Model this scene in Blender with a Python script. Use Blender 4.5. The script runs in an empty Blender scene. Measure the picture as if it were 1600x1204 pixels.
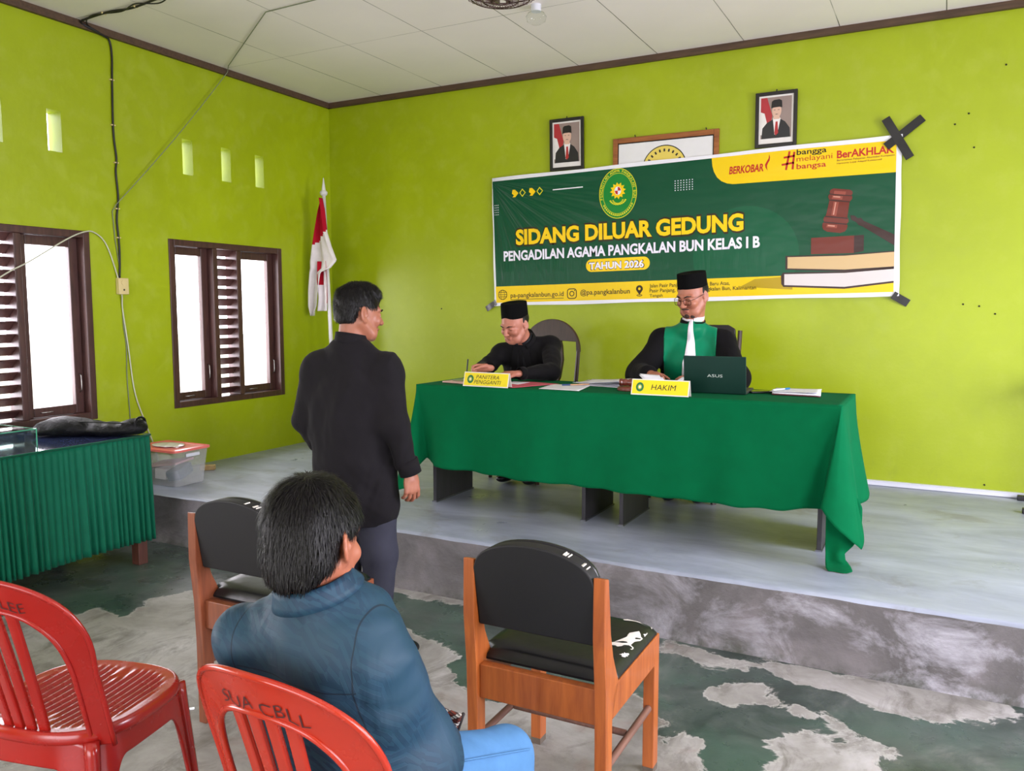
import bpy, math, random
import numpy as np
from mathutils import Vector, Matrix, Euler
# ---------------------------------------------------------------- camera, world, light, exposure
SC = bpy.context.scene
COL = SC.collection
cam_d = bpy.data.cameras.new('camera'); cam = bpy.data.objects.new('camera', cam_d); COL.objects.link(cam)
cam_d.sensor_fit = 'HORIZONTAL'; cam_d.sensor_width = 36.0
cam_d.lens = 36.0*1275.226/1600.0
cam_d.clip_start = 0.05; cam_d.clip_end = 200
YAW, PITCH, ROLL = -0.4847, -0.09358, -0.0006
def _cam_matrix():
    f = Vector((math.sin(YAW)*math.cos(PITCH), math.cos(YAW)*math.cos(PITCH), math.sin(PITCH)))
    r0 = Vector((math.cos(YAW), -math.sin(YAW), 0)); u0 = r0.cross(f)
    r = r0*math.cos(ROLL)+u0*math.sin(ROLL); u = -r0*math.sin(ROLL)+u0*math.cos(ROLL)
    m = Matrix((( r.x, u.x, -f.x, 4.891), (r.y, u.y, -f.y, -5.809), (r.z, u.z, -f.z, 1.457), (0, 0, 0, 1)))
    return m
cam.matrix_world = _cam_matrix()
SC.camera = cam
SC.view_settings.view_transform = 'Standard'
SC.view_settings.look = 'None'
SC.view_settings.gamma = 1.0
SC.view_settings.use_curve_mapping = False
SC.view_settings.exposure = -0.2
# world: a bright hazy sky
W = bpy.data.worlds.new('sky'); SC.world = W; W.use_nodes = True
_nt = W.node_tree; _nt.nodes.clear()
_o = _nt.nodes.new('ShaderNodeOutputWorld'); _b = _nt.nodes.new('ShaderNodeBackground')
_b.inputs[0].default_value = (0.95, 0.93, 1.0, 1); _b.inputs[1].default_value = 7.0
_nt.links.new(_b.outputs[0], _o.inputs[0])
def area_light(name, loc, aim, sx, sy, power, col=(1, 1, 1), spread=180):
    d = bpy.data.lights.new(name, 'AREA'); d.shape = 'RECTANGLE'; d.size = sx; d.size_y = sy
    d.energy = power; d.color = col; d.spread = math.radians(spread)
    o = bpy.data.objects.new(name, d); COL.objects.link(o); o.location = loc
    o.rotation_euler = (Vector(aim)-Vector(loc)).to_track_quat('-Z', 'Y').to_euler()
    return o
# room size (metres): left wall x=0, back wall y=0, lower floor z=0, stage z=.30
RX, RY, HZ, STZ, STY = 7.3, -9.2, 3.26, 0.30, -2.37
# daylight entering through each opening (lamps stand outside the openings)
area_light('daylight_window_two', (-0.55, -1.20, 1.45), (1.0, -1.20, 1.45), 1.25, 1.3, 60, (1.0, 0.91, 1.02))
area_light('daylight_window_one', (-0.55, -2.93, 1.45), (1.0, -2.93, 1.45), 1.25, 1.3, 60, (1.0, 0.91, 1.02))
area_light('daylight_window_rear_left', (-0.55, -6.2, 1.45), (1.0, -6.2, 1.45), 2.6, 1.3, 110, (1.0, 0.91, 1.02))
area_light('daylight_right_stage', (RX+0.35, -2.05, 1.5), (RX-1, -2.05, 1.3), 1.6, 1.5, 210, (0.92, 0.88, 1.06))
area_light('daylight_right_middle', (RX+0.35, -5.0, 1.45), (RX-1, -5.0, 1.2), 2.4, 1.7, 150, (0.93, 0.88, 1.04))
area_light('daylight_rear_door', (4.0, RY-0.5, 1.4), (4.0, RY+2, 1.3), 4.6, 2.3, 105, (1.0, 0.93, 1.0))
# ---------------------------------------------------------------- helpers
rnd = random.Random(7)
def lin(c):
    return tuple((v/12.92 if v <= 0.04045 else ((v+0.055)/1.055)**2.4) for v in (x/255.0 for x in c))
class NT:
    """tiny node-tree builder"""
    def __init__(s, name):
        s.m = bpy.data.materials.new(name); s.m.use_nodes = True; s.t = s.m.node_tree
        s.t.nodes.clear(); s.out = s.n('ShaderNodeOutputMaterial')
    def n(s, typ, **kw):
        nd = s.t.nodes.new(typ)
        for k, v in kw.items(): setattr(nd, k, v)
        return nd
    def l(s, a, b): s.t.links.new(a, b)
    def pr(s, col=(0.5, 0.5, 0.5), rough=0.6, metal=0.0, spec=0.5, **kw):
        p = s.n('ShaderNodeBsdfPrincipled'); s.p = p
        p.inputs['Base Color'].default_value = (*col, 1); p.inputs['Roughness'].default_value = rough
        p.inputs['Metallic'].default_value = metal; p.inputs['Specular IOR Level'].default_value = spec
        for k, v in kw.items(): p.inputs[k].default_value = v
        s.l(p.outputs[0], s.out.inputs[0]); return p
    def coord(s, kind='Object', scale=(1, 1, 1), loc=(0, 0, 0), rot=(0, 0, 0)):
        tc = s.n('ShaderNodeTexCoord'); mp = s.n('ShaderNodeMapping'); s.l(tc.outputs[kind], mp.inputs[0])
        mp.inputs['Scale'].default_value = scale; mp.inputs['Location'].default_value = loc
        mp.inputs['Rotation'].default_value = rot; return mp.outputs[0]
    def noise(s, vec, scale=5, detail=4, rough=0.55, dist=0.0):
        n = s.n('ShaderNodeTexNoise'); s.l(vec, n.inputs['Vector']); n.inputs['Scale'].default_value = scale
        n.inputs['Detail'].default_value = detail; n.inputs['Roughness'].default_value = rough
        n.inputs['Distortion'].default_value = dist; return n.outputs[0]
    def ramp(s, fac, stops, interp='LINEAR'):
        r = s.n('ShaderNodeValToRGB'); s.l(fac, r.inputs[0]); cr = r.color_ramp; cr.interpolation = interp
        while len(cr.elements) < len(stops): cr.elements.new(0.5)
        for e, (p, c) in zip(cr.elements, stops):
            e.position = p; e.color = (*c, 1) if len(c) == 3 else c
        return r.outputs[0]
    def g(s, v): return (v, v, v)
    def mix(s, fac, a, b, mode='MIX'):
        m = s.n('ShaderNodeMix', data_type='RGBA', blend_type=mode)
        if isinstance(fac, (int, float)): m.inputs[0].default_value = fac
        else: s.l(fac, m.inputs[0])
        for sock, v in ((m.inputs[6], a), (m.inputs[7], b)):
            if isinstance(v, tuple): sock.default_value = (*v, 1)
            else: s.l(v, sock)
        return m.outputs[2]
    def math(s, op, a, b=0.0, c=None, clamp=False):
        m = s.n('ShaderNodeMath', operation=op, use_clamp=clamp)
        for i, v in enumerate((a, b, c)):
            if v is None: continue
            if isinstance(v, (int, float)): m.inputs[i].default_value = v
            else: s.l(v, m.inputs[i])
        return m.outputs[0]
    def bump(s, h, strength=0.3, dist=0.01):
        b = s.n('ShaderNodeBump'); b.inputs['Strength'].default_value = strength; b.inputs['Distance'].default_value = dist
        s.l(h, b.inputs['Height']); s.l(b.outputs[0], s.p.inputs['Normal']); return b
    def rough(s, fac): s.l(fac, s.p.inputs['Roughness'])
    def col(s, c): s.l(c, s.p.inputs['Base Color'])
def simple(name, rgb, rough=0.6, var=0.12, scale=8, bump=0.0, bscale=60, bdist=0.002, stretch=(1, 1, 1), **kw):
    """principled material with a slight procedural colour variation and bump"""
    m = NT(name); c = lin(rgb); m.pr(c, rough, **kw)
    v = m.coord('Object', stretch)
    if var > 0:
        n = m.noise(v, scale)
        m.col(m.ramp(n, [(0.3, tuple(x*(1-var) for x in c)), (0.7, tuple(min(1, x*(1+var)) for x in c))]))
    if bump > 0: m.bump(m.noise(v, bscale), bump, bdist)
    return m.m
def wood(name, dark, light, rough=0.4, scale=6, axis=2, coat=0.0):
    m = NT(name); m.pr(lin(light), rough); m.p.inputs['Coat Weight'].default_value = coat
    st = [9, 9, 9]; st[axis] = 0.8
    v = m.coord('Object', tuple(st))
    n = m.noise(v, scale, 5, 0.6, 0.6)
    m.col(m.ramp(n, [(0.25, lin(dark)), (0.75, lin(light))])); m.bump(n, 0.08, 0.002)
    return m.m
def cloth(name, rgb, rough=0.85, weave=500, var=0.08, fold=0.25, foldscale=9, sheen=0.0):
    m = NT(name); c = lin(rgb); m.pr(c, rough, spec=0.10); m.p.inputs['Sheen Weight'].default_value = sheen
    v = m.coord('Object')
    n = m.noise(v, 14); m.col(m.ramp(n, [(0.3, tuple(x*(1-var) for x in c)), (0.7, tuple(min(1, x*(1+var)) for x in c))]))
    f = m.noise(m.coord('Object', (1, 1, 0.45)), foldscale, 3, 0.5, 1.2); w = m.noise(v, weave, 1)
    h = m.math('ADD', m.math('MULTIPLY', f, 1.0), m.math('MULTIPLY', w, 0.05))
    m.bump(h, fold, 0.02); return m.m

def tag(o, label=None, cat=None, group=None, kind=None):
    if label: o['label'] = label
    if cat: o['category'] = cat
    if group: o['group'] = group
    if kind: o['kind'] = kind
    return o
def empty(name, loc=(0, 0, 0), rz=0.0, label=None, cat=None, group=None):
    o = bpy.data.objects.new(name, None); COL.objects.link(o); o.location = loc; o.rotation_euler = (0, 0, rz)
    o.empty_display_size = 0.1
    return tag(o, label, cat, group)
def mkobj(name, verts, faces, mat, parent=None, world=False, smooth=None, fmats=None, bevel=0.0, segs=2):
    """link a mesh; world=True means verts are world coords and the (unrotated) parent's location is subtracted"""
    me = bpy.data.meshes.new(name)
    V = np.asarray(verts, dtype=float).reshape(-1, 3)
    if world and parent is not None:
        p = parent; off = np.zeros(3)
        while p is not None: off += np.array(p.location); p = p.parent
        V = V-off
    me.from_pydata(V.tolist(), [], [tuple(f) for f in faces]); me.validate(); me.update()
    for m in (mat if isinstance(mat, (list, tuple)) else [mat]): me.materials.append(m)
    if fmats is not None and len(fmats) == len(me.polygons): me.polygons.foreach_set('material_index', list(fmats))
    o = bpy.data.objects.new(name, me); COL.objects.link(o)
    if parent is not None: o.parent = parent
    if smooth is True: me.polygons.foreach_set('use_smooth', [True]*len(me.polygons))
    elif smooth: 
        me.polygons.foreach_set('use_smooth', [True]*len(me.polygons)); me.set_sharp_from_angle(angle=math.radians(smooth))
    if bevel > 0:
        b = o.modifiers.new('bevel', 'BEVEL'); b.width = bevel; b.segments = segs; b.limit_method = 'ANGLE'
        me.polygons.foreach_set('use_smooth', [True]*len(me.polygons)); b.harden_normals = False
        w = o.modifiers.new('wn', 'WEIGHTED_NORMAL'); w.keep_sharp = True
    return o
def rotm(rx=0, ry=0, rz=0): return np.array(Euler((rx, ry, rz)).to_matrix())
class MB:
    def __init__(s): s.v = []; s.f = []; s.m = []
    def add(s, V, F, mi=0):
        b = len(s.v); s.v += [tuple(map(float, x)) for x in V]; s.f += [tuple(b+i for i in f) for f in F]; s.m += [mi]*len(F); return s
    def box(s, c, d, R=None, mi=0, piv=None):
        c = np.array(c, float); h = np.array(d, float)/2
        V = np.array([[x, y, z] for x in (-1, 1) for y in (-1, 1) for z in (-1, 1)])*h
        if R is not None: V = V@np.asarray(R).T
        F = [(0, 1, 3, 2), (4, 6, 7, 5), (0, 4, 5, 1), (2, 3, 7, 6), (0, 2, 6, 4), (1, 5, 7, 3)]
        return s.add(V+c, F, mi)
    def bx(s, x0, x1, y0, y1, z0, z1, mi=0): return s.box(((x0+x1)/2, (y0+y1)/2, (z0+z1)/2), (abs(x1-x0), abs(y1-y0), abs(z1-z0)), mi=mi)
    def prism(s, pts, fn, mi=0):
        """pts: 2D polygon (ccw); fn(u, v, t) -> 3D for t in (0, 1)"""
        n = len(pts); A = [fn(u, v, 0) for u, v in pts]; B = [fn(u, v, 1) for u, v in pts]
        F = [tuple(range(n))[::-1], tuple(range(n, 2*n))]+[(i, (i+1) % n, n+(i+1) % n, n+i) for i in range(n)]
        return s.add(A+B, F, mi)
    def tube(s, pts, r, n=10, caps=True, mi=0):
        P = np.asarray(pts, float); m = len(P); rr = np.full(m, r) if np.isscalar(r) else np.asarray(r, float)
        T = np.gradient(P, axis=0); T /= np.linalg.norm(T, axis=1)[:, None]+1e-12
        up = np.array([0, 0, 1.0]) if abs(T[0][2]) < 0.9 else np.array([1.0, 0, 0])
        N = np.cross(T[0], up); N /= np.linalg.norm(N); V = []
        for i in range(m):
            N = N-T[i]*(N@T[i]); N /= np.linalg.norm(N)+1e-12; B = np.cross(T[i], N)
            for k in range(n):
                a = 2*math.pi*k/n; V.append(P[i]+rr[i]*(math.cos(a)*N+math.sin(a)*B))
        F = [(i*n+k, i*n+(k+1) % n, (i+1)*n+(k+1) % n, (i+1)*n+k) for i in range(m-1) for k in range(n)]
        if caps: F += [tuple(range(n))[::-1], tuple((m-1)*n+k for k in range(n))]
        return s.add(V, F, mi)
    def cyl(s, a, b, r, r2=None, n=24, mi=0): return s.tube([a, b], [r, r if r2 is None else r2], n, True, mi)
    def lathe(s, prof, c=(0, 0, 0), axis='z', n=32, mi=0, R=None):
        V = []; c = np.array(c, float)
        for r, z in prof:
            for k in range(n):
                a = 2*math.pi*k/n; p = np.array([r*math.cos(a), r*math.sin(a), z])
                if R is not None: p = np.asarray(R)@p
                V.append(c+p)
        m = len(prof); F = [(i*n+k, i*n+(k+1) % n, (i+1)*n+(k+1) % n, (i+1)*n+k) for i in range(m-1) for k in range(n)]
        F += [tuple(range(n))[::-1], tuple((m-1)*n+k for k in range(n))]
        return s.add(V, F, mi)
    def ribbon(s, P, N, w, t, mi=0):
        """solid ribbon: path P, face normals N, widths w, thickness t"""
        P = np.asarray(P, float); m = len(P); N = np.asarray(N, float); w = np.full(m, w) if np.isscalar(w) else np.asarray(w, float)
        T = np.gradient(P, axis=0); T /= np.linalg.norm(T, axis=1)[:, None]+1e-12; V = []
        for i in range(m):
            n = N[i]-T[i]*(N[i]@T[i]); n /= np.linalg.norm(n)+1e-12; b = np.cross(T[i], n)
            for sb, sn in ((-1, -1), (1, -1), (1, 1), (-1, 1)): V.append(P[i]+b*sb*w[i]/2+n*sn*t/2)
        F = [(i*4+k, i*4+(k+1) % 4, (i+1)*4+(k+1) % 4, (i+1)*4+k) for i in range(m-1) for k in range(4)]
        F += [(3, 2, 1, 0), tuple((m-1)*4+k for k in range(4))]
        return s.add(V, F, mi)
    def grid(s, G, mi=0, close_u=False):
        """G: array (nu, nv, 3)"""
        nu, nv = G.shape[:2]; F = []
        for i in range(nu-(0 if close_u else 1)):
            for j in range(nv-1):
                a = i*nv+j; b = ((i+1) % nu)*nv+j; F.append((a, b, b+1, a+1))
        return s.add(G.reshape(-1, 3), F, mi)
    def build(s, name, mat, parent=None, world=False, smooth=None, bevel=0.0, segs=2):
        return mkobj(name, s.v, s.f, mat, parent, world, smooth, s.m if isinstance(mat, (list, tuple)) else None, bevel, segs)
def bez(pts, n=12):
    """Catmull-Rom through points"""
    P = np.asarray(pts, float); Q = np.vstack([2*P[0]-P[1], P, 2*P[-1]-P[-2]]); out = []
    for i in range(1, len(Q)-2):
        for t in np.linspace(0, 1, n, endpoint=False):
            a, b, c, d = Q[i-1], Q[i], Q[i+1], Q[i+2]
            out.append(0.5*((2*b)+(-a+c)*t+(2*a-5*b+4*c-d)*t*t+(-a+3*b-3*c+d)*t**3))
    out.append(P[-1]); return np.array(out)
_glyph_cache = {}
def text_verts(s, bold=0.0):
    """flat filled text as triangles/quads in the xy plane, normalised to its own box -> (V (n,2) in 0..1, faces, aspect)"""
    key = (s, bold)
    if key in _glyph_cache: return _glyph_cache[key]
    cu = bpy.data.curves.new('t', 'FONT'); cu.body = s; cu.size = 1; cu.offset = bold; cu.resolution_u = 3; cu.fill_mode = 'BOTH' if hasattr(cu, 'fill_mode') else cu.fill_mode
    ob = bpy.data.objects.new('t', cu); COL.objects.link(ob)
    bpy.context.view_layer.update()
    dg = bpy.context.evaluated_depsgraph_get(); me = bpy.data.meshes.new_from_object(ob.evaluated_get(dg))
    V = np.array([tuple(v.co)[:2] for v in me.vertices]); F = [tuple(p.vertices) for p in me.polygons]
    bpy.data.objects.remove(ob); bpy.data.curves.remove(cu); bpy.data.meshes.remove(me)
    mn, mx = V.min(0), V.max(0); asp = (mx-mn)[0]/(mx-mn)[1]
    V = (V-mn)/(mx-mn); _glyph_cache[key] = (V, F, asp); return _glyph_cache[key]

# ---------------------------------------------------------------- implicit surfaces for bodies and cloth
class SDF:
    def __init__(s, lo, hi, h):
        s.lo = np.array(lo, float); s.h = h; s.n = np.ceil((np.array(hi, float)-s.lo)/h).astype(int)+1
        s.D = np.full(s.n, 0.5, np.float32)
    def _win(s, lo, hi):
        a = np.maximum(0, np.floor((np.array(lo)-s.lo)/s.h).astype(int)); b = np.minimum(s.n, np.ceil((np.array(hi)-s.lo)/s.h).astype(int)+1)
        if np.any(b <= a): return None
        ax = [(s.lo[i]+s.h*np.arange(a[i], b[i])).astype(np.float32) for i in range(3)]
        return tuple(slice(a[i], b[i]) for i in range(3)), ax[0][:, None, None], ax[1][None, :, None], ax[2][None, None, :]
    def _comb(s, sl, d, k, mode):
        D = s.D[sl]
        if mode == 'sub': d = -d; a, b = -D, -d
        elif mode == 'int': a, b = -D, -d
        else: a, b = D, d
        if k > 0:
            hh = np.maximum(k-np.abs(a-b), 0)/k; r = np.minimum(a, b)-hh*hh*k*0.25
        else: r = np.minimum(a, b)
        s.D[sl] = -r if mode != 'add' else r
    def cap(s, a, b, ra, rb=None, k=0.02, mode='add', flat=None):
        """tapered capsule; flat=(axis vector, factor) squashes it along a direction"""
        rb = ra if rb is None else rb; a = np.array(a, float); b = np.array(b, float); m = max(ra, rb)*(1 if flat is None else max(1, 1/flat[1] if flat[1] < 1 else 1))+k+3*s.h
        m = min(m, max(ra, rb)+0.12)
        w = s._win(np.minimum(a, b)-m, np.maximum(a, b)+m)
        if w is None: return s
        sl, X, Y, Z = w; ba = b-a; L = ba@ba+1e-12
        t = np.clip(((X-a[0])*ba[0]+(Y-a[1])*ba[1]+(Z-a[2])*ba[2])/L, 0, 1)
        dx = X-a[0]-t*ba[0]; dy = Y-a[1]-t*ba[1]; dz = Z-a[2]-t*ba[2]
        if flat is not None:
            f = np.array(flat[0], float); f /= np.linalg.norm(f); q = (dx*f[0]+dy*f[1]+dz*f[2]); g = 1/flat[1]
            d = np.sqrt(np.maximum(dx*dx+dy*dy+dz*dz-q*q+(q*g)**2, 0))-(ra+(rb-ra)*t)
            d = d*min(1.0, flat[1]*1.3)
        else: d = np.sqrt(dx*dx+dy*dy+dz*dz)-(ra+(rb-ra)*t)
        s._comb(sl, d, k, mode); return s
    def ell(s, c, r, R=None, k=0.02, mode='add'):
        c = np.array(c, float); r = np.array(r, float); R = np.eye(3) if R is None else np.asarray(R, float)
        ext = np.sqrt(((R*r[None, :])**2).sum(1))+k+3*s.h
        w = s._win(c-ext, c+ext)
        if w is None: return s
        sl, X, Y, Z = w; X = X-c[0]; Y = Y-c[1]; Z = Z-c[2]
        q = [(X*R[0, i]+Y*R[1, i]+Z*R[2, i])/r[i] for i in range(3)]
        k0 = np.sqrt(q[0]**2+q[1]**2+q[2]**2); k1 = np.sqrt((q[0]/r[0])**2+(q[1]/r[1])**2+(q[2]/r[2])**2)+1e-9
        s._comb(sl, k0*(k0-1)/k1, k, mode); return s
    def box(s, c, hsz, R=None, rnd_=0.0, k=0.0, mode='add'):
        c = np.array(c, float); hh = np.array(hsz, float)-rnd_; R = np.eye(3) if R is None else np.asarray(R, float)
        if mode == 'int': w = s._win(s.lo-1, s.lo+s.n*s.h+1)
        else:
            ext = np.abs(R)@np.array(hsz)+k+3*s.h; w = s._win(c-ext, c+ext)
        if w is None: return s
        sl, X, Y, Z = w; X = X-c[0]; Y = Y-c[1]; Z = Z-c[2]
        q = [np.abs(X*R[0, i]+Y*R[1, i]+Z*R[2, i])-hh[i] for i in range(3)]
        d = np.sqrt(sum(np.maximum(v, 0)**2 for v in q))+np.minimum(np.maximum(np.maximum(q[0], q[1]), q[2]), 0)-rnd_
        s._comb(sl, d.astype(np.float32), k, mode); return s
    def half(s, p, n, k=0.0):
        """keep the side opposite to n"""
        w = s._win(s.lo-1, s.lo+s.n*s.h+1); sl, X, Y, Z = w; n = np.array(n, float); n /= np.linalg.norm(n)
        s._comb(sl, ((X-p[0])*n[0]+(Y-p[1])*n[1]+(Z-p[2])*n[2]).astype(np.float32), k, 'int'); return s
    def near(s, dist):
        i = np.nonzero(np.abs(s.D) < dist); P = s.lo+s.h*np.stack(i, 1); return i, P
    def disp(s, fn, dist=0.02):
        i, P = s.near(dist); s.D[i] += fn(P).astype(np.float32); return s
    def copy(s, off=0.0):
        c = SDF.__new__(SDF); c.lo = s.lo; c.h = s.h; c.n = s.n; c.D = s.D-off; return c
    def mesh(s, relax=1):
        D = s.D; h = s.h; nx, ny, nz = D.shape; S = D < 0
        acc = {}
        cnt = np.zeros((nx-1, ny-1, nz-1), np.uint8)
        for dx in (0, 1):
            for dy in (0, 1):
                for dz in (0, 1): cnt += S[dx:nx-1+dx, dy:ny-1+dy, dz:nz-1+dz]
        I = np.argwhere((cnt > 0) & (cnt < 8)); idx = np.full(cnt.shape, -1, np.int32); idx[tuple(I.T)] = np.arange(len(I))
        C = np.array([[dx, dy, dz] for dx in (0, 1) for dy in (0, 1) for dz in (0, 1)])
        vals = np.stack([D[I[:, 0]+c[0], I[:, 1]+c[1], I[:, 2]+c[2]] for c in C], 1)
        P = np.zeros((len(I), 3)); N = np.zeros(len(I))
        for a in range(8):
            for b in range(a+1, 8):
                if np.abs(C[a]-C[b]).sum() != 1: continue
                va, vb = vals[:, a], vals[:, b]; m = (va < 0) != (vb < 0); t = np.where(m, va/(va-vb+1e-20), 0)
                P += np.where(m[:, None], C[a]+t[:, None]*(C[b]-C[a]), 0); N += m
        V = s.lo+h*(I+P/N[:, None]); F = []
        for ax in range(3):
            sl0 = [slice(0, k) for k in D.shape]; sl1 = [slice(0, k) for k in D.shape]
            sl0[ax] = slice(0, D.shape[ax]-1); sl1[ax] = slice(1, D.shape[ax])
            e = S[tuple(sl0)] != S[tuple(sl1)]; E = np.argwhere(e)
            u, v = [(1, 2), (2, 0), (0, 1)][ax]
            ok = (E[:, u] > 0) & (E[:, v] > 0) & (E[:, u] < D.shape[u]-1) & (E[:, v] < D.shape[v]-1); E = E[ok]
            q = []
            for du, dv in ((-1, -1), (0, -1), (0, 0), (-1, 0)):
                k = E.copy(); k[:, u] += du; k[:, v] += dv; q.append(idx[tuple(k.T)])
            Q = np.stack(q, 1); ins = S[tuple(E.T)]; Q[~ins] = Q[~ins][:, ::-1]; F.append(Q)
        F = np.vstack(F)
        for _ in range(relax):
            A = np.zeros_like(V); K = np.zeros(len(V))
            for a in range(4):
                b = (a+1) % 4
                np.add.at(A, F[:, a], V[F[:, b]]); np.add.at(K, F[:, a], 1); np.add.at(A, F[:, b], V[F[:, a]]); np.add.at(K, F[:, b], 1)
            V = V*0.5+0.5*A/np.maximum(K, 1)[:, None]
        return V, F
    def build(s, name, mat, parent=None, world=True, relax=1):
        V, F = s.mesh(relax)
        me = bpy.data.meshes.new(name); off = np.zeros(3); p = parent
        if world:
            while p is not None: off += np.array(p.location); p = p.parent
        V = V-off; me.vertices.add(len(V)); me.vertices.foreach_set('co', V.ravel()); me.loops.add(F.size); me.polygons.add(len(F))
        me.loops.foreach_set('vertex_index', F.ravel().astype(np.int32)); me.polygons.foreach_set('loop_start', np.arange(0, F.size, 4, dtype=np.int32))
        me.polygons.foreach_set('use_smooth', np.ones(len(F), bool)); me.update(calc_edges=True); me.validate()
        me.materials.append(mat); o = bpy.data.objects.new(name, me); COL.objects.link(o)
        if parent is not None: o.parent = parent
        return o
def folds(amp, dirs, seed=0):
    """wrinkle field: warped sines; dirs = list of (wave vector, weight)"""
    r = np.random.RandomState(seed)
    ph = r.rand(len(dirs)*3)*6.28
    def fn(P):
        out = np.zeros(len(P))
        for i, (kv, w) in enumerate(dirs):
            kv = np.array(kv, float); wv = r.__class__(seed+i).randn(3)*9
            s_ = np.sin(P@kv+ph[3*i]+1.7*np.sin(P@wv+ph[3*i+1])); env = 0.5+0.5*np.sin(P@(wv[::-1]*0.9)+ph[3*i+2])
            out += w*env*(s_*np.abs(s_))
        return amp*out
    return fn
# ---------------------------------------------------------------- the room
def wall_mat(name, rgb):
    m = NT(name); c = lin(rgb); m.pr(c, 0.42, spec=0.5)
    v = m.coord('Object')
    big = m.noise(v, 0.9, 4, 0.6, 0.4); fine = m.noise(v, 7, 5, 0.65)
    a = m.ramp(big, [(0.3, tuple(x*0.90 for x in c)), (0.7, tuple(min(1, x*1.08) for x in c))])
    b = m.mix(m.math('MULTIPLY', m.ramp(fine, [(0.5, (0, 0, 0)), (0.8, (1, 1, 1))]), 0.14), a, lin((208, 214, 120)))
    # damp, scuffed band low on the wall (dirt with its own shape)
    sep = m.n('ShaderNodeSeparateXYZ'); m.l(v, sep.inputs[0])
    low = m.math('SUBTRACT', 1.0, m.math('MULTIPLY', m.math('SUBTRACT', sep.outputs[2], 0.3), 2.6), clamp=True)
    st = m.noise(m.coord('Object', (3, 3, 1.2)), 3.1, 6, 0.7, 0.8)
    k = m.math('MULTIPLY', low, m.ramp(st, [(0.55, (0, 0, 0)), (0.75, (1, 1, 1))]))
    b = m.mix(m.math('MULTIPLY', k, 0.35), b, lin((120, 130, 50)))
    m.col(b); m.rough(m.ramp(fine, [(0.3, (0.34,)*3), (0.7, (0.5,)*3)]))
    h = m.math('ADD', m.noise(v, 3.0, 3), m.math('MULTIPLY', m.noise(v, 45, 3), 0.25))
    m.bump(h, 0.12, 0.02); return m.m
M_WALL = wall_mat('lime_paint', (154, 171, 6))
M_TRIM = wood('dark_cornice_wood', (62, 44, 32), (92, 68, 50), 0.6, axis=0)
M_WINWOOD = wood('window_dark_wood', (52, 30, 28), (84, 52, 46), 0.38, axis=2)

def holed_wall(name, u0, u1, z0, z1, holes, to3, thick, mat):
    us = sorted({u0, u1, *[h[0] for h in holes], *[h[1] for h in holes]}); zs = sorted({z0, z1, *[h[2] for h in holes], *[h[3] for h in holes]})
    def hole(i, j):
        if i < 0 or j < 0 or i >= len(us)-1 or j >= len(zs)-1: return True
        cu, cz = (us[i]+us[i+1])/2, (zs[j]+zs[j+1])/2
        return any(h[0] < cu < h[1] and h[2] < cz < h[3] for h in holes)
    mb = MB()
    for i in range(len(us)-1):
        for j in range(len(zs)-1):
            if hole(i, j): continue
            a, b, c, d = us[i], us[i+1], zs[j], zs[j+1]
            mb.add([to3(a, c, 0), to3(b, c, 0), to3(b, d, 0), to3(a, d, 0)], [(0, 1, 2, 3)])
            mb.add([to3(a, c, thick), to3(b, c, thick), to3(b, d, thick), to3(a, d, thick)], [(3, 2, 1, 0)])
            for di, dj, (p, q) in ((-1, 0, ((a, c), (a, d))), (1, 0, ((b, c), (b, d))), (0, -1, ((a, c), (b, c))), (0, 1, ((a, d), (b, d)))):
                if hole(i+di, j+dj): mb.add([to3(*p, 0), to3(*q, 0), to3(*q, thick), to3(*p, thick)], [(0, 1, 2, 3)])
    o = mb.build(name, mat); tag(o, kind='structure'); return o
W1 = (-3.49, -2.37); W2 = (-1.76, -0.64); WZ = (0.74, 1.955)
vents = [-0.855, -1.20, -1.56, -2.565, -2.93, -3.29]
holes = [(*W1, *WZ), (*W2, *WZ), (-7.5, -4.9, *WZ)]+[(v-0.046, v+0.046, 2.425, 2.675) for v in vents]
holed_wall('wall_left', RY, 0.0, -0.2, HZ+0.1, holes, lambda u, z, t: (-t, u, z), 0.13, M_WALL)
holed_wall('wall_back', -0.13, RX+0.13, -0.2, HZ+0.1, [], lambda u, z, t: (u, t, z), 0.13, M_WALL)
holed_wall('wall_right', RY, 0.0, -0.2, HZ+0.1, [(-2.8, -1.3, 0.8, 2.2), (-6.2, -3.8, 0.7, 2.3)], lambda u, z, t: (RX+t, u, z), 0.13, M_WALL)
holed_wall('wall_rear', -0.13, RX+0.13, -0.2, HZ+0.1, [(1.7, 6.3, 0.0, 2.45)], lambda u, z, t: (u, RY-t, z), 0.13, M_WALL)
# ceiling boards 0.605 x 1.2 m with thin open joints
m = NT('ceiling_board'); c = lin((242, 234, 232)); m.pr(c, 0.6)
v = m.coord('Object'); sp = m.n('ShaderNodeSeparateXYZ'); m.l(v, sp.inputs[0])
def joint(sock, off, per, wdt):
    fr = m.math('FRACT', m.math('DIVIDE', m.math('ADD', sock, off), per))
    d = m.math('ABSOLUTE', m.math('SUBTRACT', fr, 0.5)); return m.math('GREATER_THAN', d, 0.5-wdt/per/2)
wob = m.math('MULTIPLY', m.math('SUBTRACT', m.noise(v, 1.3, 2), 0.5), 0.012)
jx = joint(m.math('ADD', sp.outputs[0], wob), 0.0146+6.054, 0.6054, 0.0055); jy = joint(m.math('ADD', sp.outputs[1], wob), 12.0+0.005, 1.2, 0.0045)
j = m.math('MAXIMUM', jx, m.math('MULTIPLY', jy, 0.75)); j = m.math('MULTIPLY', j, m.ramp(m.noise(v, 1.7, 3), [(0.35, (0.35,)*3), (0.6, (1,)*3)]))
base = m.ramp(m.noise(v, 1.1, 4), [(0.3, tuple(x*0.93 for x in c)), (0.7, c)])
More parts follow.
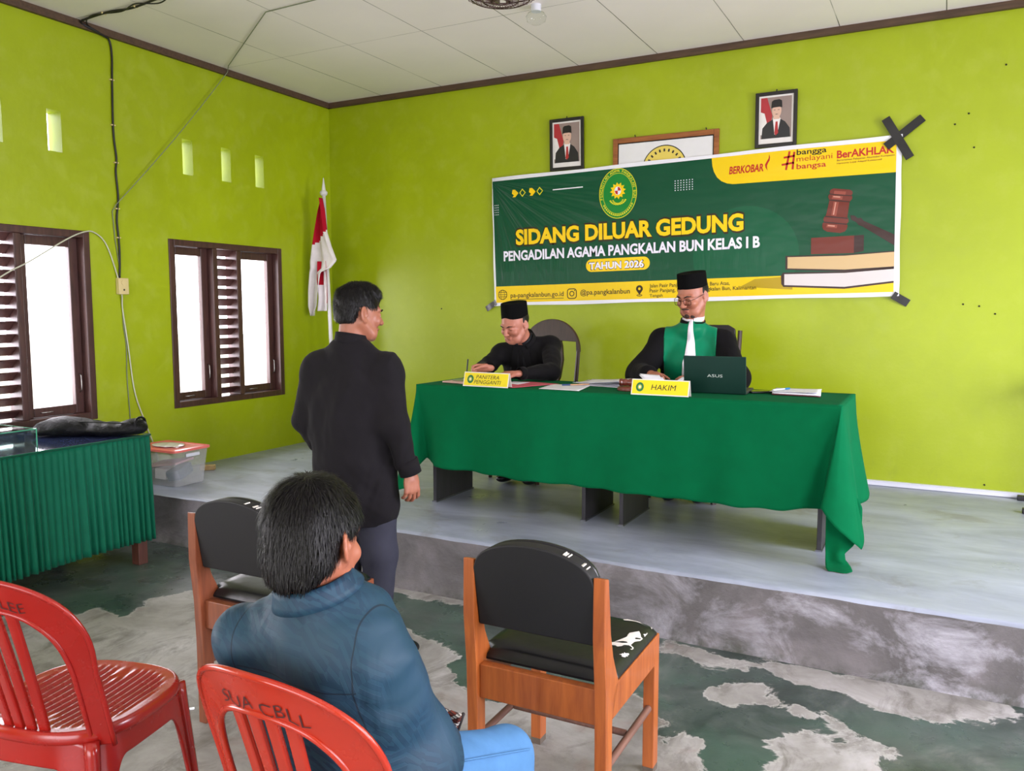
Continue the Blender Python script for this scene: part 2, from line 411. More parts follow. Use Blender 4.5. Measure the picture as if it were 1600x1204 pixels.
s1 = m.ramp(m.noise(v, 0.9, 5, 0.6, 1.0), [(0.66, (0, 0, 0)), (0.74, (1, 1, 1))])
base = m.mix(m.math('MULTIPLY', s1, 0.35), base, lin((205, 180, 140)))
m.col(m.mix(j, base, lin((88, 84, 74))))
bpn = m.bump(m.math('MULTIPLY', j, -1.0), 0.6, 0.004)
mb = MB(); mb.bx(-0.13, RX+0.13, RY-0.13, 0.13, HZ, HZ+0.05); tag(mb.build('ceiling', m.m), kind='structure')
for n, b in (('trim_1', (0.0, 0.028, RY, 0.0, HZ-0.045, HZ)), ('trim_2', (0.0, RX, -0.028, 0.0, HZ-0.045, HZ)), ('trim_3', (RX-0.028, RX, RY, 0.0, HZ-0.045, HZ)), ('trim_4', (0, RX, RY, RY+0.028, HZ-0.045, HZ))):
    mb = MB(); mb.bx(*b); tag(mb.build(n, M_TRIM), kind='structure')

# windows: frame, two casement leaves with a glass pane each, louvre slats between
def glass_mat(name, tint=(1, 1, 1), rough=0.02):
    m = NT(name); tr = m.n('ShaderNodeBsdfTransparent'); gl = m.n('ShaderNodeBsdfGlossy'); gl.inputs['Roughness'].default_value = rough
    tr.inputs[0].default_value = (*tint, 1); fr = m.n('ShaderNodeFresnel'); fr.inputs[0].default_value = 1.45; mx = m.n('ShaderNodeMixShader')
    ge = m.n('ShaderNodeNewGeometry'); m.l(m.math('MULTIPLY', fr.outputs[0], m.math('SUBTRACT', 1.0, ge.outputs['Backfacing'])), mx.inputs[0]); m.l(tr.outputs[0], mx.inputs[1]); m.l(gl.outputs[0], mx.inputs[2]); m.l(mx.outputs[0], m.out.inputs[0]); return m.m
M_GLASS = glass_mat('window_glass', (0.97, 0.98, 0.97))
def metal(name, rgb, rough=0.35):
    m = NT(name); m.pr(lin(rgb), rough, 1.0); m.bump(m.noise(m.coord(), 80, 2), 0.03, 0.001); return m.m
M_STEEL = metal('dull_steel', (165, 165, 160))
def window(n, y1):
    """y1 = the window's edge nearest the back wall"""
    fr = MB(); y0 = y1-1.12; z0, z1 = WZ; X0, X1 = -0.12, 0.008; t = 0.045
    fr.bx(X0, X1, y0, y0+t, z0, z1); fr.bx(X0, X1, y1-t, y1, z0, z1); fr.bx(X0, X1, y0+t, y1-t, z1-t, z1); fr.bx(X0, X1, y0+t, y1-t, z0, z0+t)
    o = fr.build('window_%d' % n, M_WINWOOD, bevel=0.004); tag(o, kind='structure')
    ma, mb_ = y0+0.395, y0+0.63
    for ym in (ma, mb_): 
        q = MB(); q.bx(X0, X1-0.004, ym, ym+t, z0+t, z1-t); q.build('mullion', M_WINWOOD, o, bevel=0.004)
    for a, b in ((y0+t, ma), (mb_+t, y1-t)):
        s = 0.06; q = MB(); zz0, zz1 = z0+t, z1-t; x0, x1 = -0.095, -0.055
        q.bx(x0, x1, a+0.002, a+s, zz0, zz1); q.bx(x0, x1, b-s, b-0.002, zz0, zz1); q.bx(x0, x1, a+s, b-s, zz1-s, zz1-0.002); q.bx(x0, x1, a+s, b-s, zz0+0.002, zz0+s)
        lf = q.build('casement', M_WINWOOD, o, bevel=0.004)
        q = MB(); q.bx(-0.078, -0.074, a+s-0.005, b-s+0.005, zz0+s-0.005, zz1-s+0.005); q.build('pane', M_GLASS, lf)
        q = MB(); yc = b-s/2; q.tube([(x1, yc, z0+0.30), (x1+0.02, yc, z0+0.29), (x1+0.022, yc, z0+0.20), (x1, yc, z0+0.18)], 0.003, 6)
        q.tube([(x1, a+0.1, z0+0.075), (x1+0.02, a+0.1, z0+0.075), (x1+0.02, a+0.17, z0+0.075), (x1, a+0.17, z0+0.075)], 0.003, 6)
        q.build('handle', M_STEEL, lf, smooth=True)
    R = rotm(0, math.radians(-38), 0); ns = 15; ya, yb = ma+t, mb_
    for k in range(ns):
        q = MB(); q.box((-0.058, (ya+yb)/2, z0+t+0.04+k*(z1-z0-2*t-0.06)/(ns-1)), (0.078, yb-ya, 0.011), R); q.build('louvre_slat', M_WINWOOD, o, bevel=0.002)
    return o
window(1, -2.37); window(2, -0.64)

# stage with its rough cement riser
m = NT('stage_cement'); c = lin((150, 154, 158)); m.pr(c, 0.4, spec=0.5)
v = m.coord('Object'); vs = m.coord('Object', (0.7, 2.2, 1))
a = m.ramp(m.noise(vs, 1.6, 6, 0.62, 0.7), [(0.25, lin((124, 130, 144))), (0.5, lin((150, 157, 174))), (0.75, lin((176, 184, 202)))])
sc = m.ramp(m.noise(m.coord('Object', (1, 5, 1)), 4.5, 7, 0.7), [(0.55, (0, 0, 0)), (0.8, (1, 1, 1))])
a = m.mix(m.math('MULTIPLY', sc, 0.35), a, lin((186, 190, 196)))
pt = m.ramp(m.noise(m.coord('Object', loc=(3, 1, 0)), 2.6, 5, 0.6, 0.5), [(0.58, (0, 0, 0)), (0.68, (1, 1, 1))])
a = m.mix(m.math('MULTIPLY', pt, 0.45), a, lin((112, 108, 98))); m.col(a)
m.rough(m.ramp(m.noise(v, 3, 5), [(0.3, (0.26,)*3), (0.7, (0.5,)*3)])); m.bump(m.noise(v, 9, 6, 0.6), 0.15, 0.01)
M_STAGE = m.m
m = NT('riser_cement'); m.pr(lin((120, 118, 122)), 0.8, spec=0.3)
v = m.coord('Object')
a = m.ramp(m.noise(v, 2.2, 6, 0.62, 0.9), [(0.25, lin((84, 82, 82))), (0.5, lin((112, 108, 110))), (0.7, lin((134, 128, 132)))])
sp = m.n('ShaderNodeSeparateXYZ'); m.l(v, sp.inputs[0])
eff = m.noise(m.coord('Object', (1, 1, 1.4), loc=(0, 0, 0.3)), 3.3, 8, 0.68, 0.45)
sx = m.math('MULTIPLY', m.math('SUBTRACT', sp.outputs[0], 3.3), 0.9, clamp=True)
e = m.math('MULTIPLY', m.ramp(eff, [(0.45, (0, 0, 0)), (0.66, (1, 1, 1))]), m.math('ADD', m.math('MULTIPLY', sx, 0.75), 0.12))
a = m.mix(e, a, lin((196, 194, 206)))
foot_dark = m.math('MULTIPLY', m.math('SUBTRACT', 1.0, m.math('MULTIPLY', sp.outputs[2], 16), clamp=True), m.ramp(m.noise(v, 6, 7, 0.7), [(0.42, (0, 0, 0)), (0.6, (1, 1, 1))]))  # mottled darker tone, strongest at the foot of the riser
a = m.mix(m.math('MULTIPLY', foot_dark, 0.85), a, lin((62, 66, 54)))
edge = m.math('MULTIPLY', m.math('GREATER_THAN', m.math('ADD', sp.outputs[2], m.math('MULTIPLY', m.noise(v, 7, 5), 0.02)), 0.302), 0.6)
a = m.mix(edge, a, lin((66, 62, 62))); m.col(a)
m.bump(m.math('ADD', m.noise(v, 8, 8, 0.65), m.math('MULTIPLY', eff, 0.8)), 0.5, 0.02); M_RISER = m.m
def nz(x, s): return math.sin(x*3.1+s)*0.5+math.sin(x*7.7+2*s)*0.3+math.sin(x*19.3+3*s)*0.2
mb = MB(); xs = np.linspace(0, RX, 260); prof = [(-2.29, 0.300), (-2.34, 0.2995), (-2.362, 0.297), (-2.370, 0.288), (-2.371, 0.27), (-2.372, 0.2), (-2.371, 0.12), (-2.374, 0.05), (-2.385, 0.012), (-2.40, 0.0), (-2.40, -0.05)]
G = np.array([[(x, y+0.006*nz(x, j)*(1 if j in (2, 3, 7, 8, 9) else 0.4), z+(0.003*nz(x*1.7, j) if 1 < j < 4 else 0)) for j, (y, z) in enumerate(prof)] for x in xs])
top = np.array([[(x, y, 0.3) for y in (0.0, -0.8, -1.6, -2.29)] for x in xs])
st = MB(); st.grid(top); o1 = st.build('stage_platform', M_STAGE, smooth=True); tag(o1, kind='structure')
st = MB(); st.grid(G[:, :4]); st.build('stage_lip', M_STAGE, o1, smooth=True)
st = MB(); st.grid(G[:, 3:]); st.build('stage_riser', M_RISER, o1, smooth=True)

# lower floor: bare cement with the remains of dark green paint; mask = signed distance to the bare patches
PATCH = [[(0.995, -3.622), (1.051, -3.471), (1.278, -3.409), (1.284, -3.329), (1.369, -3.304), (1.497, -3.312), (1.463, -3.216), (1.406, -3.115), (1.444, -3.011), (1.604, -2.905), (1.903, -2.802), (2.804, -2.847), (2.992, -2.871), (3.158, -3.007), (3.187, -3.128), (3.314, -3.189), (3.456, -3.289), (3.926, -2.927), (4.066, -3.128), (4.185, -3.299), (4.361, -3.652), (2.618, -4.568)], [(2.242, -2.285), (2.459, -2.231), (2.776, -2.291), (2.898, -2.463), (2.786, -2.492), (2.624, -2.476), (2.396, -2.491)], [(3.872, -2.425), (4.073, -2.441), (4.308, -2.418), (4.556, -2.41), (4.789, -2.39), (5.01, -2.347), (5.221, -2.318), (5.211, -2.449), (5.065, -2.603), (4.905, -2.672), (4.715, -2.639), (4.551, -2.57), (4.371, -2.559), (4.28, -2.541), (4.105, -2.566), (3.904, -2.529)], [(4.147, -2.751), (4.303, -2.657), (4.418, -2.699), (4.394, -2.824), (4.29, -2.879), (4.191, -2.858)], [(4.427, -3.119), (4.512, -2.943), (4.713, -2.886), (4.787, -2.961), (4.765, -3.198), (4.488, -3.343)], [(4.082, -3.144), (4.174, -3.145), (4.236, -3.251), (4.314, -3.434), (4.167, -3.512)], [(4.416, -2.818), (4.466, -2.781), (4.496, -2.83), (4.446, -2.866)], [(4.604, -2.794), (4.665, -2.803), (4.651, -2.84)], [(0.946, -2.457), (1.045, -2.375), (1.199, -2.468), (1.112, -2.555)]]
def poly_sd(P, poly):
    poly = np.array(poly, float); d = np.full(len(P), 1e9); ins = np.zeros(len(P), bool)
    for i in range(len(poly)):
        a, b = poly[i], poly[(i+1) % len(poly)]; e = b-a; w = P-a; t = np.clip((w@e)/(e@e), 0, 1); d = np.minimum(d, ((w-t[:, None]*e)**2).sum(1))
        c = ((a[1] <= P[:, 1]) != (b[1] <= P[:, 1])) & (P[:, 0] < (b[0]-a[0])*(P[:, 1]-a[1])/(b[1]-a[1]+1e-12)+a[0]); ins ^= c
    return np.where(ins, -1, 1)*np.sqrt(d)
xs = np.arange(0, RX+0.01, 0.04); ys = np.arange(RY, STY-0.02+0.04, 0.04)
G = np.array([[(x, y, 0.0) for y in ys] for x in xs]); P = G.reshape(-1, 3)[:, :2]
sd = np.full(len(P), 0.6)
for k, pl in enumerate(PATCH): sd = np.minimum(sd, poly_sd(P, pl))
far = (P[:, 1] < -4.9); sd = np.where(far, 0.15*np.sin(P[:, 0]*2.3+1)*np.sin(P[:, 1]*1.9)-0.03, sd)
sd = sd+0.02*np.sin(P[:, 0]*17+3*np.sin(P[:, 1]*13))+0.015*np.sin(P[:, 1]*23+P[:, 0]*11)
mb = MB(); mb.grid(G)
m = NT('worn_cement_floor'); m.pr(lin((150, 146, 140)), 0.5, spec=0.5)
at = m.n('ShaderNodeAttribute'); at.attribute_name = 'bare'; v = m.coord('Object')
nn = m.math('SUBTRACT', m.noise(v, 5.5, 9, 0.68, 0.5), 0.5); s_ = m.math('ADD', at.outputs['Fac'], m.math('MULTIPLY', nn, 0.26))
mask = m.ramp(m.math('ADD', m.math('MULTIPLY', s_, 4.0), 0.5), [(0.47, (0, 0, 0)), (0.53, (1, 1, 1))])
rim = m.ramp(m.math('ADD', m.math('MULTIPLY', s_, 4.0), 0.5), [(0.44, (0, 0, 0)), (0.485, (1, 1, 1)), (0.50, (0, 0, 0))])
bare = m.ramp(m.noise(v, 2.4, 7, 0.66, 0.5), [(0.25, lin((112, 109, 104))), (0.5, lin((156, 153, 149))), (0.72, lin((190, 188, 188)))])
dirt = m.ramp(m.noise(m.coord('Object', (1.6, 1, 1)), 3.4, 8, 0.72, 0.8), [(0.50, (0, 0, 0)), (0.66, (1, 1, 1))])
bare = m.mix(m.math('MULTIPLY', dirt, 0.75), bare, lin((96, 92, 84)))
paint = m.ramp(m.noise(v, 2.9, 8, 0.7, 0.9), [(0.25, lin((44, 50, 46))), (0.45, lin((62, 72, 68))), (0.6, lin((84, 92, 88))), (0.75, lin((118, 120, 116)))])
grn = m.ramp(m.noise(m.coord('Object', loc=(5, 2, 0)), 1.7, 4, 0.6, 0.5), [(0.45, (0, 0, 0)), (0.62, (1, 1, 1))])
paint = m.mix(m.math('MULTIPLY', grn, 0.55), paint, lin((74, 102, 88)))
pk = m.ramp(m.noise(m.coord('Object', loc=(1.3, 4, 0)), 2.0, 5, 0.6, 0.4), [(0.62, (0, 0, 0)), (0.7, (1, 1, 1))])
bare = m.mix(m.math('MULTIPLY', pk, 0.35), bare, lin((158, 122, 112)))
cc = m.mix(mask, bare, paint); cc = m.mix(m.math('MULTIPLY', rim, 0.45), cc, lin((205, 205, 200))); m.col(cc)
m.rough(m.mix(mask, m.ramp(m.noise(v, 4, 4), [(0.3, (0.45,)*3), (0.7, (0.62,)*3)]), m.ramp(m.noise(v, 5, 5), [(0.3, (0.2,)*3), (0.7, (0.42,)*3)])))
m.bump(m.math('ADD', m.noise(v, 11, 8, 0.65), m.math('MULTIPLY', mask, 0.35)), 0.25, 0.008)
fl = mb.build('floor', m.m); tag(fl, kind='structure')
at_ = fl.data.attributes.new('bare', 'FLOAT', 'POINT'); at_.data.foreach_set('value', sd.astype(np.float32))
mb = MB(); mb.bx(-40, 40, -45, 35, -0.35, -0.25); tag(mb.build('ground', simple('yard_soil', (150, 146, 132), 0.9, 0.2, 0.8)), kind='structure')

# white plastic cable duct along the foot of the back wall
M_DUCT = simple('white_duct_plastic', (214, 216, 226), 0.35, 0.06, 3)
mb = MB(); mb.bx(3.05, RX, -0.026, -0.001, STZ+0.002, STZ+0.034); mb.bx(3.05, RX, -0.03, -0.001, STZ+0.029, STZ+0.035)
tag(mb.build('baseboard_back', M_DUCT, bevel=0.002), kind='structure')
# ---------------------------------------------------------------- things on the walls
def print_mat(name, rgb=None, ramp=None, axis=0, rough=0.34):
    m = NT(name); m.pr(lin(rgb) if rgb else (0.5,)*3, rough, spec=0.28)
    v = m.coord('Object'); sp = m.n('ShaderNodeSeparateXYZ'); m.l(v, sp.inputs[0])
    if ramp: m.col(m.ramp(sp.outputs[axis], ramp))
    # creases fanning out from the upper left corner of the vinyl, and short upright ripples along its lower left
    u = sp.outputs[0]; z = sp.outputs[2]
    ang = m.math('ARCTAN2', m.math('SUBTRACT', 1.0, z), m.math('ADD', u, 0.03)); r = m.math('SQRT', m.math('ADD', m.math('POWER', u, 2.0), m.math('POWER', m.math('SUBTRACT', 1.0, z), 2.0)))
    cb = m.n('ShaderNodeCombineXYZ'); m.l(m.math('MULTIPLY', ang, 7.0), cb.inputs[0]); m.l(m.math('MULTIPLY', r, 1.1), cb.inputs[1])
    fan = m.math('MULTIPLY', m.noise(cb.outputs[0], 1.3, 2, 0.5), m.math('SUBTRACT', 1.15, m.math('MULTIPLY', r, 0.8), clamp=True))
    rip = m.noise(m.coord('Object', (13, 1, 1.6)), 1.6, 3, 0.6); low = m.math('SUBTRACT', 1.0, m.math('MULTIPLY', m.math('ABSOLUTE', m.math('SUBTRACT', z, 0.27)), 3.2), clamp=True)
    soft = m.noise(m.coord('Object', (1.2, 1, 2.5)), 1.5, 3)
    h = m.math('ADD', m.math('ADD', m.math('MULTIPLY', fan, 1.6), m.math('MULTIPLY', m.math('MULTIPLY', rip, low), m.math('SUBTRACT', 0.8, m.math('MULTIPLY', u, 0.33), clamp=True))), m.math('MULTIPLY', soft, 0.7))
    m.bump(h, 0.55, 0.035); return m.m
PR = {k: print_mat('print_'+k, rgb) for k, rgb in dict(white=(232, 232, 240), green=(0, 74, 46), green2=(0, 86, 54), yellow=(236, 200, 12), headline=(244, 205, 20), dark=(52, 40, 20), red=(186, 44, 34), brown=(110, 46, 34),
      lettering=(236, 232, 248), emblem_green=(20, 130, 50), emblem_yellow=(220, 215, 40), page=(206, 176, 128), pagew=(214, 206, 204), cover=(58, 38, 34), black=(26, 24, 26), shadow=(178, 150, 24)).items()}
rb = [(0.0, lin((70, 26, 22))), (0.35, lin((140, 66, 52))), (0.5, lin((190, 120, 100))), (0.62, lin((110, 44, 36))), (1.0, lin((44, 16, 16)))]
PR['gavel'] = print_mat('print_gavel_wood', ramp=[(p_*0.22+2.47 if False else p_, c_) for p_, c_ in rb])
BAN = empty('banner', (1.686, -0.024, 1.479), 0, 'large green and yellow vinyl banner with SIDANG DILUAR GEDUNG lettering taped to the back wall', 'banner')
BAN.rotation_euler = (0, -math.radians(1.146), 0)
BW, BH = 2.950, 1.011
def flat(name, poly, lift, mat, parent=BAN, th=0.0):
    n = len(poly); V = [(u, -lift, v) for u, v in poly]
    return mkobj(name, V, [tuple(range(n))], mat, parent)
def flatm(name, polys, lift, mat, parent=BAN):
    V = []; F = []
    for p in polys: F.append(tuple(range(len(V), len(V)+len(p)))); V += [(u, -lift, v) for u, v in p]
    return mkobj(name, V, F, mat, parent)
def ttext(name, s, u0, u1, v0, v1, lift, mat, bold=0.02, parent=BAN, skew=0.0, squash=None):
    V, F, _ = text_verts(s, bold); P = [(u0+(u1-u0)*a+skew*b, -lift, v0+(v1-v0)*b) for a, b in V]
    return mkobj(name, P, F, mat, parent)
def circ(cx, cy, rx, ry=None, n=40, a0=0, a1=2*math.pi):
    ry = rx if ry is None else ry; return [(cx+rx*math.cos(a), cy+ry*math.sin(a)) for a in np.linspace(a0, a1, n, endpoint=(abs(a1-a0) < 6.28))]
def ring(cx, cy, rx, ry, w, n=48):
    A = circ(cx, cy, rx, ry, n); B = circ(cx, cy, rx-w, ry-w, n); return [[A[i], A[(i+1) % n], B[(i+1) % n], B[i]] for i in range(n)]
def rrect(u0, u1, v0, v1, r, n=8):
    P = []
    for cx, cy, a in ((u1-r, v0+r, -90), (u1-r, v1-r, 0), (u0+r, v1-r, 90), (u0+r, v0+r, 180)):
        P += [(cx+r*math.cos(math.radians(a+90*k/n)), cy+r*math.sin(math.radians(a+90*k/n))) for k in range(n+1)]
    return P
mb = MB(); mb.bx(-0.0, BW, 0.0, 0.0015, 0, BH)
mb = MB(); nx, nz_ = 60, 20
G = np.array([[(BW*i/nx+0.002*math.sin(j*0.7), 0.0012, BH*j/nz_+0.003*math.sin(i*0.31)) for j in range(nz_+1)] for i in range(nx+1)])
mb.grid(G[:, :, :]*np.array([1, 0, 1])); mb.f = [f for f in mb.f]
sh = mb.build('sheet', PR['white'], BAN); so = sh.modifiers.new('s', 'SOLIDIFY'); so.thickness = 0.0012; so.offset = 1 if True else -1
L1, L2, L3, L4, L5 = 0.0022, 0.0030, 0.0038, 0.0046, 0.0054
flat('green_field', [(0.02, 0.15), (2.918, 0.15), (2.918, 0.78), (1.80, 0.985), (0.005, 0.985)], L1, PR['green'])
flat('green_disc', [(x_, max(.155, y_)) for x_, y_ in circ(1.98, 0.30, 0.36, 0.34)], L1+0.0003, PR['green2'])
flat('corner_panel', [(1.752, 0.986), (1.757, 0.93), (1.768, 0.89), (1.79, 0.85), (1.82, 0.822), (1.86, 0.803), (1.90, 0.795), (2.918, 0.778), (2.918, 0.975), (2.3, 0.986)], L2, PR['yellow'])
flat('footer_band', [(0.02, 0.026), (2.918, 0.026), (2.918, 0.155), (0.015, 0.155)], L2, PR['yellow'])
flat('book_shadow', [(1.95, 0.09), (2.3, 0.06), (2.3, 0.15), (2.05, 0.14)], L2+0.0003, PR['shadow'])
# headline and lines of text
ttext('headline_outline', 'SIDANG DILUAR GEDUNG', 0.198, 1.980, 0.458, 0.609, L2, PR['dark'], 0.07)
ttext('headline', 'SIDANG DILUAR GEDUNG', 0.206, 1.972, 0.472, 0.595, L3, PR['headline'], 0.042)
ttext('subtitle', 'PENGADILAN AGAMA PANGKALAN BUN KELAS I B', 0.094, 2.083, 0.352, 0.432, L3, PR['lettering'], 0.034)
flat('year_badge', rrect(0.800, 1.302, 0.238, 0.333, 0.047), L3, PR['headline'])
ttext('year_outline', 'TAHUN 2026', 0.820, 1.262, 0.250, 0.314, L4, PR['dark'], 0.04)
ttext('year_text', 'TAHUN 2026', 0.826, 1.256, 0.255, 0.309, L5, PR['lettering'], 0.03)
ttext('web_address', 'pa-pangkalanbun.go.id', 0.150, 0.612, 0.052, 0.100, L3, PR['dark'], 0.012)
flat('web_underline', [(0.15, 0.046), (0.612, 0.046), (0.612, 0.050), (0.15, 0.050)], L3, PR['dark'])
ttext('account_name', '@pa.pangkalanbun', 0.751, 1.148, 0.056, 0.108, L3, PR['dark'], 0.012)
ttext('address_text', 'Jalan Pasir Panjang, Desa Sungai Baru Atas,', 1.299, 1.880, 0.098, 0.132, L3, PR['dark'], 0.012)
ttext('address_text', 'Pasir Panjang, Kecamatan Pangkalan Bun, Kalimantan', 1.299, 2.060, 0.062, 0.096, L3, PR['dark'], 0.012)
ttext('address_text', 'Tengah', 1.299, 1.398, 0.030, 0.058, L3, PR['dark'], 0.012)
# globe, camera and pin icons
c0 = (0.079, 0.088)
flatm('globe_icon', ring(*c0, 0.040, 0.040, 0.005)+ring(*c0, 0.018, 0.039, 0.003)+[[(c0[0]-0.038, c0[1]+d), (c0[0]+0.038, c0[1]+d), (c0[0]+0.038, c0[1]+d+0.004), (c0[0]-0.038, c0[1]+d+0.004)] for d in (-0.018, 0, 0.018)], L3, PR['dark'])
def rring(u0, u1, v0, v1, r, w):
    A = rrect(u0, u1, v0, v1, r); B = rrect(u0+w, u1-w, v0+w, v1-w, max(r-w, 0.001)); n = len(A); return [[A[i], A[(i+1) % n], B[(i+1) % n], B[i]] for i in range(n)]
flatm('camera_icon', rring(0.641, 0.722, 0.040, 0.120, 0.024, 0.007)+ring(0.6815, 0.080, 0.021, 0.021, 0.007, 24)+[circ(0.705, 0.104, 0.005, n=12)], L3, PR['dark'])
flat('pin_icon', [(1.222, 0.056)]+circ(1.222, 0.100, 0.026, n=26, a0=-0.5, a1=math.pi+0.5), L3, PR['dark']); flat('pin_dot', circ(1.222, 0.100, 0.010, n=16), L4, PR['yellow'])
flatm('pin_base', ring(1.222, 0.052, 0.022, 0.008, 0.005, 20), L3, PR['dark'])
# corner panel lettering
ttext('slogan_berkobar', 'BERKOBAR', 1.872, 2.103, 0.862, 0.915, L3, PR['red'], 0.03, skew=0.006)
flat('flame_mark', [(2.132, 0.862), (2.117, 0.885), (2.113, 0.905), (2.125, 0.925), (2.137, 0.945), (2.140, 0.972), (2.146, 0.950), (2.143, 0.930), (2.132, 0.912), (2.126, 0.897), (2.127, 0.880)], L3, PR['red'])
def bar(a, b, w):
    a = np.array(a); b = np.array(b); d = (b-a)/np.linalg.norm(b-a); n = np.array([-d[1], d[0]])*w/2; return [tuple(a-n), tuple(b-n), tuple(b+n), tuple(a+n)]
flatm('hash_mark', [bar((2.25, 0.856), (2.272, 0.976), 0.013), bar((2.292, 0.856), (2.302, 0.97), 0.013), bar((2.222, 0.892), (2.30, 0.900), 0.013), bar((2.235, 0.938), (2.306, 0.944), 0.013)], L3, PR['red'])
ttext('slogan_bangga', 'bangga', 2.317, 2.504, 0.935, 0.982, L3, PR['black'], 0.012)
ttext('slogan_melayani', 'melayani', 2.317, 2.540, 0.892, 0.938, L3, PR['red'], -0.004)
ttext('slogan_bangsa', 'bangsa', 2.317, 2.502, 0.843, 0.890, L3, PR['red'], 0.012)
ttext('slogan_berakhlak', 'BerAKHLAK', 2.567, 2.906, 0.898, 0.948, L3, PR['red'], 0.028)
ttext('small_print', 'Berorientasi Pelayanan Akuntabel Kompeten', 2.568, 2.908, 0.877, 0.892, L3, PR['brown'], 0.008)
ttext('small_print', 'Harmonis Loyal Adaptif Kolaboratif', 2.568, 2.836, 0.858, 0.872, L3, PR['brown'], 0.008)
# arrows, line, dot grids
def chev(cx, cy, s):
    return [(cx-s, cy), (cx-s, cy+s*0.9), (cx-s*0.45, cy+s*1.0), (cx, cy+s*0.62), (cx+s, cy), (cx, cy-s), (cx-s, cy-s*0.2)]
for cx in (0.212, 0.362):
    flat('arrow_mark', [(cx-0.028, 0.905), (cx-0.006, 0.905), (cx+0.024, 0.876), (cx-0.004, 0.846), (cx-0.028, 0.848), (cx-0.016, 0.862), (cx-0.034, 0.876), (cx-0.03, 0.892)], L3, PR['headline'])
    A = [(cx+0.032, 0.876), (cx+0.058, 0.908), (cx+0.088, 0.876), (cx+0.058, 0.844)]; B = [(cx+0.040, 0.876), (cx+0.058, 0.898), (cx+0.080, 0.876), (cx+0.058, 0.854)]
    flatm('arrow_outline', [[A[i], A[(i+1) % 4], B[(i+1) % 4], B[i]] for i in range(4)], L3, PR['emblem_yellow'])
flat('line_mark', [(0.532, 0.871), (0.782, 0.871), (0.782, 0.879), (0.532, 0.879)], L3, PR['white'])
flatm('dot_grid', [circ(1.492+0.0207*i, 0.787+0.0165*j, 0.0042, n=8) for i in range(7) for j in range(5)], L3, PR['white'])
flatm('dot_grid', [circ(0.024+0.0145*i, 0.722+0.0185*j, 0.0036, n=8) for i in range(3) for j in range(5)], L3, PR['white'])
# oval court emblem
ex, ey = 1.060, 0.803
EM = flat('emblem', circ(ex, ey, 0.147, 0.182, 64), L3, PR['emblem_green'])
flatm('emblem_rim', ring(ex, ey, 0.147, 0.182, 0.005, 64)+ring(ex, ey, 0.118, 0.148, 0.003, 64), L4, PR['emblem_yellow'], BAN)
def ring_text(name, s, rx, ry, a0, a1, hgt, mat):
    n = len(s)
    for i, ch in enumerate(s):
        if ch == ' ': continue
        a = math.radians(a0+(a1-a0)*(i+0.5)/n); cx, cy = ex+rx*math.cos(a), ey+ry*math.sin(a); tv, tf, asp = text_verts(ch, 0.01)
        w = hgt*min(asp, 1.0); dr = 1 if a0 > a1 else -1; t = a-math.pi/2*dr if dr == 1 else a+math.pi/2
        c_, s_ = math.cos(t), math.sin(t); V = []; b = 0
        for x, y in tv:
            X, Y = (x-0.5)*w, (y-0.5)*hgt; V.append((cx+X*c_-Y*s_, -L4, cy+X*s_+Y*c_))
        mkobj(name, V, tf, mat, BAN)
ring_text('emblem_lettering', 'PENGADILAN AGAMA PANGKALAN BUN', 0.130, 0.163, 195, -15, 0.019, PR['emblem_yellow'])
sun = []
for k in range(24):
    r = 0.062 if k % 2 == 0 else 0.044; a = math.pi/12*k+0.1; sun.append((ex+r*math.cos(a), ey+0.02+r*math.sin(a)))
flatm('emblem_sun', [[(ex, ey+0.02), sun[k], sun[(k+1) % 24]] for k in range(24)], L4, PR['headline'])
flat('emblem_shield', circ(ex, ey+0.02, 0.026, 0.030, 24), L5, PR['white'])
flatm('emblem_shield_quarters', [[(ex, ey+0.02), (ex+0.024, ey+0.02), (ex+0.017, ey+0.041), (ex, ey+0.048)], [(ex, ey+0.02), (ex-0.024, ey+0.02), (ex-0.017, ey-0.001), (ex, ey-0.008)]], L5+0.0005, PR['red'])
flatm('emblem_garland', [circ(ex+0.062*math.cos(a), ey-0.035+0.045*math.sin(a), 0.008, 0.005, 8) for a in np.linspace(math.pi+0.35, 2*math.pi-0.35, 11)]+[circ(ex+0.040*math.cos(a), ey-0.04+0.032*math.sin(a), 0.007, 0.004, 8) for a in np.linspace(math.pi+0.3, 2*math.pi-0.3, 9)], L4, PR['emblem_yellow'])
flatm('emblem_bottom_marks', [circ(ex+0.128*math.cos(a), ey+0.158*math.sin(a), 0.0055, 0.008, 8) for a in np.linspace(math.pi+0.55, 2*math.pi-0.55, 18)], L4, PR['emblem_yellow'])
# printed gavel on two books
flatm('printed_book', [[(2.253, 0.287), (2.625, 0.277), (2.918, 0.287), (2.918, 0.178), (2.625, 0.168), (2.253, 0.195)], [(2.236, 0.176), (2.625, 0.168), (2.918, 0.182), (2.918, 0.084), (2.625, 0.055), (2.240, 0.080), (2.226, 0.10), (2.224, 0.155)]], L3, PR['cover'])
flatm('printed_pages', [[(2.266, 0.278), (2.625, 0.270), (2.625, 0.180), (2.266, 0.203)], [(2.625, 0.270), (2.918, 0.280), (2.918, 0.188), (2.625, 0.180)]], L4, PR['page'])
flatm('printed_pages', [[(2.246, 0.165), (2.625, 0.158), (2.625, 0.068), (2.246, 0.092)], [(2.625, 0.158), (2.918, 0.172), (2.918, 0.096), (2.625, 0.068)]], L4, PR['pagew'])
flat('printed_block', [(2.415, 0.397), (2.679, 0.397), (2.679, 0.284), (2.415, 0.290)], L4, PR['brown']); flat('printed_block_side', [(2.679, 0.397), (2.738, 0.397), (2.738, 0.294), (2.679, 0.284)], L4, PR['cover'])
